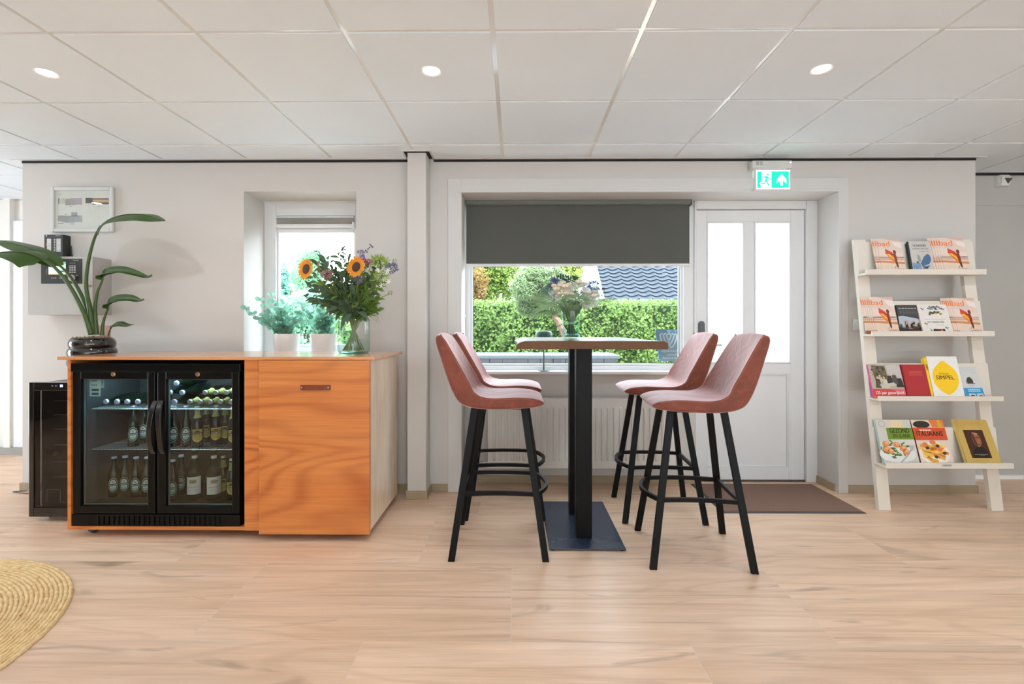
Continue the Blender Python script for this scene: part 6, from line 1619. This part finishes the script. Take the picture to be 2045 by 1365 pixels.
def rose(px, py, r, dy, m):
    c = T(px, py, dy); mb = MB(); mb.ball(c, r*.62, 10, 7, (1, 1, .9))
    for rw, (k, rr, el) in enumerate(((4, .55, .75), (5, .78, .55), (6, 1.0, .25))):
        for j in range(k):
            a_ = 2*PI*(j+.5*rw)/k; d = Vector((math.cos(a_), -.2+math.sin(a_)*.9, 0)); u_ = Vector((0, -.25, 1)).normalized()
            s = u_.cross(d).normalized()
            m_ = [c-u_*r*.5+d*r*.35, c+d*r*.9*rr-u_*r*.05, c+d*r*rr*.92+u_*r*el, c+d*r*rr*.72+u_*r*(el+.2)]
            mb.blade(m_, [r*.35, r*.62, r*.55, r*.25], s, -.35)
    return build(mb, 'rose', m, b2, smooth=True, angle=180)
for px, py, r in ((1111, 579, .022), (1119, 572, .021), (1128, 574, .022), (1129, 582, .020), (1118, 588, .017), (1131, 588, .020), (1142, 588, .014), (1113, 592, .015), (1138, 580, .015), (1124, 566, .018), (1136, 570, .018), (1106, 572, .016)): rose(px, py, r, rnd.uniform(-.13, -.06), rose_m)
for px, py, r in ((1175, 586, .019), (1187, 584, .022), (1185, 592, .019), (1193, 590, .015), (1156, 565, .021), (1168, 568, .016)): rose(px, py, r, rnd.uniform(-.11, -.03), rose_w)
def fl2(name, col, px, py, dy, r, n, l, sc=(1, 1, 1), wd=.4):
    c = T(px, py, dy); mb = MB()
    for i in range(n):
        d = Vector((rnd.gauss(0, 1), rnd.gauss(0, 1), rnd.gauss(0, 1))).normalized(); p = c+Vector((d.x*r*sc[0], d.y*r*sc[1], d.z*r*sc[2]))*rnd.uniform(.5, 1)
        d2 = (d+Vector((rnd.uniform(-.4, .4), rnd.uniform(-.4, .4), rnd.uniform(-.2, .6)))).normalized()
        mb.leafq(p, d2, d2.cross(Vector((rnd.random(), -1, rnd.random()))).normalized(), l*rnd.uniform(.7, 1.2), l*wd)
    return build(mb, name, M(name+'_petals', col, 0.6, var=.2, scale=60, transl=.45), b2)
fl2('white_filler', S(240, 242, 238), 1152, 578, -.06, .055, 620, .014, (1.2, .9, .8), .6)
fl2('white_filler', S(240, 242, 238), 1174, 602, -.08, .042, 380, .013, (1.3, .8, .9), .6)
fl2('white_filler', S(236, 238, 232), 1106, 592, -.05, .034, 220, .013, (1.2, .8, .9), .6)
fl2('blue_agapanthus', S(104, 100, 170), 1108, 566, -.04, .028, 110, .022, (.8, .8, 1), .28)
fl2('blue_agapanthus', S(96, 92, 168), 1186, 570, -.05, .028, 110, .020, (1.2, .8, .8), .28)
fl2('dark_leaf_sprig', S(62, 84, 84), 1123, 562, .0, .040, 130, .030, (1.3, .9, .7), .22)
fl2('dark_leaf_sprig', S(58, 80, 66), 1140, 560, .0, .030, 90, .032, (1.2, .9, .7), .2)
fl2('grey_green_leaf', S(110, 138, 128), 1100, 580, -.02, .045, 170, .022, (1, .9, .8), .4)
fl2('grey_green_leaf', S(96, 122, 108), 1152, 594, -.06, .050, 220, .022, (1.4, .9, .7), .4)
fl2('dark_leaf_sprig', S(58, 80, 66), 1195, 583, -.03, .030, 60, .030, (1.3, .9, .6), .2)

# ================================================================ two green mushroom lamps on the sill
lmp = M('lamp_green', S(40, 80, 70), 0.5, var=.03)
def lamp(px, Yv, top, label):
    x = X(px, Yv); zs = .838
    r = thing('table_lamp', label, 'lamp', (x, Yv, zs), 'green table lamps on the window sill')
    zt = EYE+(HOR-top)/F*Yv
    build(MB().lathe([(0, zs+.006), (.044, zs+.006), (.047, zs+.003), (.047, zs), (0, zs)], 32, (x, Yv, 0)), 'base', lmp, r, smooth=True)
    build(MB().tube([(x, Yv, zs+.004), (x, Yv, zt-.03)], .005, 10), 'stem', lmp, r, smooth=True)
    build(MB().lathe([(0, zt), (.040, zt), (.052, zt-.003), (.060, zt-.012), (.0635, zt-.035), (.0635, zt-.055), (.0605, zt-.055), (.060, zt-.034), (.05, zt-.010), (0, zt-.008)], 36, (x, Yv, 0)), 'shade', lmp, r, smooth=True)
lamp(1086, 3.60, 660, 'green mushroom-shaped lamp on the sill, left of the bar table columns')
lamp(1142, 3.60, 666, 'green mushroom-shaped lamp on the sill, seen through the glass vase')

# ================================================================ blue trade plate with a crown, fixed outside the window
sg = thing('window_sign', 'blue-grey sign with striped crown seen from behind in the window corner', 'sign', (1.24, 3.78, 1.03))
sy = 3.775; u_ = lambda px: 1280+px/13.65; v_ = lambda py: 640+py/13.65
G = lambda a, b: at(u_(a), v_(b), sy)
cor = [G(390, 228), G(965, 240), G(1064, 1105), G(500, 1105)]
mb = MB().add([c+Vector((0, 0, 0)) for c in cor]+[c+Vector((0, .008, 0)) for c in cor], [(0, 1, 2, 3), (7, 6, 5, 4)]+[(i, i+4, (i+1) % 4+4, (i+1) % 4) for i in range(4)])
build(mb, 'plate', ink(88, 122, 148), sg)
A_ = Art(); pale = (168, 184, 194); grey = (110, 122, 128)
A_.poly([(470, 330), (975, 345), (1030, 760), (1040, 1085), (590, 1085), (560, 760)], grey, 1)
A_.arc(755, 288, 46, 38, 20, pale, 2)
def band(pts, wd): A_.line(pts, wd, pale, 2)
for pts in ([(580, 345), (515, 380), (525, 440), (560, 540), (640, 650), (720, 700)], [(680, 345), (605, 385), (620, 450), (670, 560), (740, 690)], [(757, 350), (690, 395), (715, 480), (765, 560), (775, 690)],
            [(757, 350), (815, 385), (805, 450), (740, 590)], [(840, 350), (900, 385), (885, 470), (800, 650), (790, 710)], [(930, 355), (972, 400), (965, 500), (900, 650), (860, 715), (790, 720)]): band(pts, 38)
for body, cx_, cy_, wd in (('Koninklijke', 770, 825, 440), ('Horeca', 850, 925, 290), ('Nederland', 800, 1015, 410)):
    vs, fs = text2d(body, 95, .0); w0 = max(x for x, _ in vs)-min(x for x, _ in vs)
    A_.sh.append(([(cx_-x*wd/w0, cy_-y) for x, y in vs], fs, pale, 2))
A_.build('crown_print', sg, lambda a, b, o: G(a, b)-Vector((0, o*2+.0003, 0)))
mb = MB()
for a, b in ((405, 240), (935, 262), (520, 1065)): mb.ball(G(a, b)-Vector((0, .002, 0)), .003, 8, 6)
mb.box(cor[3].x, cor[2].x, sy+.008, sy+.06, cor[3].z+.01, cor[3].z+.03)
build(mb, 'fixing', chrome, sg, smooth=True)
# ================================================================ outside
def soft_foliage(name, a, b, tr=.4): 
    return M(name, a, 0.55, var=b, scale=7, transl=tr, spec=0.25)
struct(build(MB().add([(-16, 3.7, -.08), (16, 3.7, -.08), (16, 40, -.08), (-16, 40, -.08)], [(0, 1, 2, 3)]), 'ground', M('garden_paving', S(228, 226, 222), 0.9, var=.06, scale=3), normals=False))
def leafcloud(mb, n, pos, size, rnd, face=(0, -1, .35), jit=.9, wr=.75):
    f = Vector(face)
    for i in range(n):
        p = pos(rnd)
        nn = (f+Vector((rnd.uniform(-jit, jit), rnd.uniform(-jit, jit), rnd.uniform(-jit, jit)))).normalized()
        d = nn.cross(Vector((rnd.uniform(-1, 1), rnd.uniform(-.4, .4), rnd.uniform(-1, 1)))).normalized(); s = nn.cross(d)
        l = size*rnd.uniform(.7, 1.3); mb.leafq(p-d*l*.5, d, s, l, l*wr)
rnd = random.Random(77)
HX0, HX1, HY, HT = -1.6, 5.0, 6.5, Z(601, 6.5)
hg = thing('hedge', 'clipped leafy green hedge running behind the large window', 'hedge', (1.7, HY+.3, -.08))
build(MB().box(HX0, HX1, HY+.10, HY+.8, -.08, HT-.06), 'hedge_core', M('hedge_dark', S(34, 54, 22), 0.9, var=.4, scale=12), hg)
mb = MB()
def hp(r):
    u = r.uniform(HX0, HX1); v = r.uniform(-.05, HT)
    bul = .05*math.sin(u*7+v*5)+.04*math.sin(u*15-v*11)
    return Vector((u, HY+.04+bul+r.uniform(-.08, .08), v))
leafcloud(mb, 26000, hp, .042, rnd, (0, -1, .45), .75)
leafcloud(mb, 4500, lambda r: Vector((r.uniform(HX0, HX1), HY+r.uniform(.0, .8), HT+r.uniform(-.06, .03))), .044, rnd, (0, -.4, 1), .7)
build(mb, 'foliage', soft_foliage('hedge_leaf', S(100, 128, 68), .4), hg, normals=False)
def shrub(name, label, c, rad, n, size, col, trunk=None, var=.3, core=True, face=(0, -.8, .6)):
    r = thing(name, label, 'shrub' if 'tree' not in name else 'tree', (c[0], c[1], -.08), 'garden shrubs and trees outside')
    blobs = [(Vector(c)+Vector((rnd.uniform(-.6, .6)*rad[0], rnd.uniform(-.5, .5)*rad[1], rnd.uniform(-.6, .6)*rad[2])), rnd.uniform(.35, .6)) for _ in range(14)]
    def pos(r_):
        b, k = r_.choice(blobs); d = Vector((r_.gauss(0, 1), r_.gauss(0, 1), r_.gauss(0, 1))).normalized()
        return b+Vector((d.x*rad[0], d.y*rad[1], d.z*rad[2]))*k*r_.uniform(.75, 1.05)
    mb = MB(); leafcloud(mb, n, pos, size, rnd, face, 1.0, .2 if 'pine' in name else .75)
    build(mb, 'foliage', soft_foliage(name+'_'+str(int(c[0]*100))+'_leaf', col, var), r, normals=False)
    tr = MB()
    for p0, p1, r0 in (trunk or [((c[0], c[1], -.08), (c[0]+.1, c[1], c[2]), .05)]):
        pts = curve([p0, (Vector(p0)+Vector(p1))/2+Vector((rnd.uniform(-.05, .05), 0, 0)), p1], 6); tr.tube(pts, [r0*(1-.4*i/(len(pts)-1)) for i in range(len(pts))], 8)
    build(tr, 'trunk', M('bark', S(96, 76, 66), 0.9, var=.35, scale=30, bump=.5, bscale=60), r, smooth=True)
    return r
def P8(px, py, Y): p = at(px, py, Y); return (p.x, p.y, p.z)
shrub('garden_shrub', 'broad yellow-green shrub above the hedge at the left of the large window', P8(985, 560, 8.6), (.62, .5, .55), 9000, .05, S(106, 130, 58))
shrub('garden_shrub', 'reddish-brown shrub patch above the hedge at the far left window edge', P8(952, 572, 8.0), (.20, .3, .34), 2400, .042, S(128, 104, 62))
shrub('garden_shrub', 'pale lime shrub between the pine and the tiled roof', P8(1138, 545, 8.9), (.26, .3, .4), 3600, .05, S(140, 158, 80))
shrub('pine_tree', 'pale green pine with twisted reddish trunk standing before the hedge', P8(1084, 578, 5.7), (.36, .3, .30), 26000, .055, S(124, 144, 106),
      trunk=[(P8(1146, 690, 5.6), P8(1118, 648, 5.6), .055), (P8(1118, 648, 5.6), P8(1104, 632, 5.6), .045), (P8(1118, 650, 5.6), P8(1085, 590, 5.7), .03), ((P8(1180, 780, 5.6)[0], 5.6, -.08), P8(1146, 690, 5.6), .065)], var=.35)
shrub('garden_shrub', 'pale blue-green bush low outside the small window', P8(600, 640, 5.6), (.52, .4, .36), 6500, .042, S(140, 186, 160))
shrub('pine_tree', 'feathery green pine top behind the left sunflower', P8(610, 545, 6.6), (.32, .3, .32), 9000, .065, S(128, 178, 140))
shrub('garden_shrub', 'thin blue-green bush at the left pane edge of the small window', P8(568, 580, 6.0), (.12, .2, .36), 1500, .038, S(120, 170, 156))
shrub('garden_shrub', 'green bush half hidden behind the ribbed vase outside', P8(690, 640, 5.2), (.22, .3, .3), 2600, .042, S(150, 180, 120))
# tiled house roof on the right
ho = thing('garden_house', 'low house with wavy grey roof tiles and white verge board beyond the hedge', 'building', (2.8, 9.0, -.08))
ex0, ez, ey0 = 1.42, Z(598, 8.0), 8.0
slope = (2.29-ez)/.8; sl_ = math.atan(slope)
rows, L_ = 12, .115
mb = MB(); cw = .205; nx = 18*8; x1 = ex0+18*cw
tilemat = M('roof_tile', S(42, 49, 58), 0.5, var=.12, scale=9, spec=.15)
for r in range(rows):
    vs = []; fs = []
    for e in range(4):
        s0 = (r, r, r+1, r+1)[e]*L_*1.0; lift = (.0, .030, .012, .0)[e]
        for i in range(nx+1):
            x = ex0+.03+(x1-ex0-.03)*i/nx; ph = 2*PI*(x-ex0)/cw
            wv_ = -.040*abs(math.sin(ph/2)); off = lift+wv_
            y = ey0+s0*math.cos(sl_)-off*math.sin(sl_); z = ez+s0*math.sin(sl_)+off*math.cos(sl_)
            vs.append((x, y, z))
    for e in range(2):
        for i in range(nx): fs.append((e*(nx+1)+i, e*(nx+1)+i+1, (e+1)*(nx+1)+i+1, (e+1)*(nx+1)+i))
    mb.add(vs, fs)
build(mb, 'tiled_roof', tilemat, ho, smooth=True, angle=50, normals=False)
rl = rows*L_
mb = MB(); p0 = Vector((ex0, ey0-.06, ez-.10)); p1 = p0+Vector((0, rl*math.cos(sl_), rl*math.sin(sl_)))
mb.beam(p0+Vector((0, 0, .08)), p1+Vector((0, 0, .08)), .05, .07, (1, 0, 0)); 
build(mb, 'verge_board', M('verge_white', S(236, 238, 240), 0.5), ho)
build(MB().box(ex0-.02, x1, ey0-.09, ey0+.02, ez-.11, ez-.005), 'gutter', M('gutter_dark', S(84, 92, 98), 0.5), ho)
build(MB().box(ex0+.12, x1, ey0+.25, ey0+3, -.08, ez), 'house_wall', M('house_wall', S(190, 186, 178), 0.8), ho)
# gable of the wing behind
wx = X(1172, 9.3)
gb = MB().prism([(wx-.02, -.08), (wx+.9, -.08), (wx+.9, Z(440, 9.3)), (wx+.38, Z(440, 9.3)), (wx-.02, Z(566, 9.3))], 'y', 9.35, 9.5)
build(gb, 'gable_wall', M('gable_grey_green', S(150, 172, 172), 0.7), ho)
build(MB().beam((wx-.06, 9.3, Z(572, 9.3)), (wx+.36, 9.3, Z(440, 9.3)), .05, .12, (0, 1, 0)), 'barge_board', M('verge_white', S(236, 238, 240), 0.5), ho)
# dark timber box below the large window
bx = thing('timber_box', 'low dark timber storage box with boarded sides outside the large window', 'box', (.3, 4.7, -.08))
b0, b1, by0, by1 = -1.2, X(1238, 4.5), 4.5, 5.0; zt = Z(709, 4.5)
dk = M('dark_stained_timber', S(92, 98, 104), 0.55, var=.12, scale=20, aniso=(6, 1, 1))
build(MB().box(b0-.02, b1+.0, by0-.02, by1, zt-.03, zt), 'lid', M('dark_lid', S(104, 116, 126), 0.4, var=.06), bx, bevel=.004)
mb = MB(); wv_ = .118; n = int((b1-.03-b0)/wv_)
for i in range(n+1):
    x = b1-.03-wv_*(i+1); mb.box(max(x, b0)+.0035, x+wv_-.0035, by0, by0+.02, -.06, zt-.032)
mb.box(b0, b1-.03, by0+.02, by1-.02, -.08, zt-.032)
build(mb, 'boarding', dk, bx)
# neighbour's gable with orange trim seen through the small window
nb = thing('neighbour_house', 'far pale house with orange roof edge seen past the bouquet', 'building', (X(660, 12), 12.2, -.08))
build(MB().box(X(618, 12), X(740, 12), 12.0, 14, -.08, Z(604, 12)), 'house_wall', M('far_wall', S(236, 206, 170), 0.8), nb)
build(MB().prism([(11.8, Z(604, 12)), (13, Z(604, 12)+.5), (14.2, Z(604, 12)), (14.2, Z(600, 12)), (13, Z(600, 12)+.5), (11.8, Z(600, 12))], 'x', X(614, 12), X(744, 12)), 'roof', M('orange_roof', S(222, 140, 84), 0.7), nb)
build(MB().beam((X(622, 12)+.1, 11.95, Z(606, 12)), (X(690, 12), 11.95, Z(632, 12)), .06, .10, (0, 1, 0)), 'timber_brace', M('orange_timber', S(210, 130, 76), 0.7), nb)
# pale blue garden bench cushion low outside the small window
gt = thing('garden_table', 'pale blue-white garden table low outside the small window', 'table', (X(610, 4.6), 4.6, -.08))
x0, x1 = X(560, 4.6), X(690, 4.6)
build(MB().box(x0, x1, 4.4, 5.0, Z(694, 4.4)-.03, Z(694, 4.4)), 'tabletop', M('pale_blue_paint', S(170, 205, 226), 0.5), gt, bevel=.004)
for a, b in ((x0+.04, 4.45), (x1-.04, 4.45), (x0+.04, 4.95), (x1-.04, 4.95)): build(MB().box(a-.025, a+.025, b-.025, b+.025, -.08, Z(694, 4.4)-.03), 'leg', M('pale_blue_paint', S(170, 205, 226), 0.5), gt)
for o in list(bpy.data.objects):
    if o.get('category') is None and o.parent is None and o.type == 'EMPTY' and o.get('kind') is None: print('untagged', o.name)
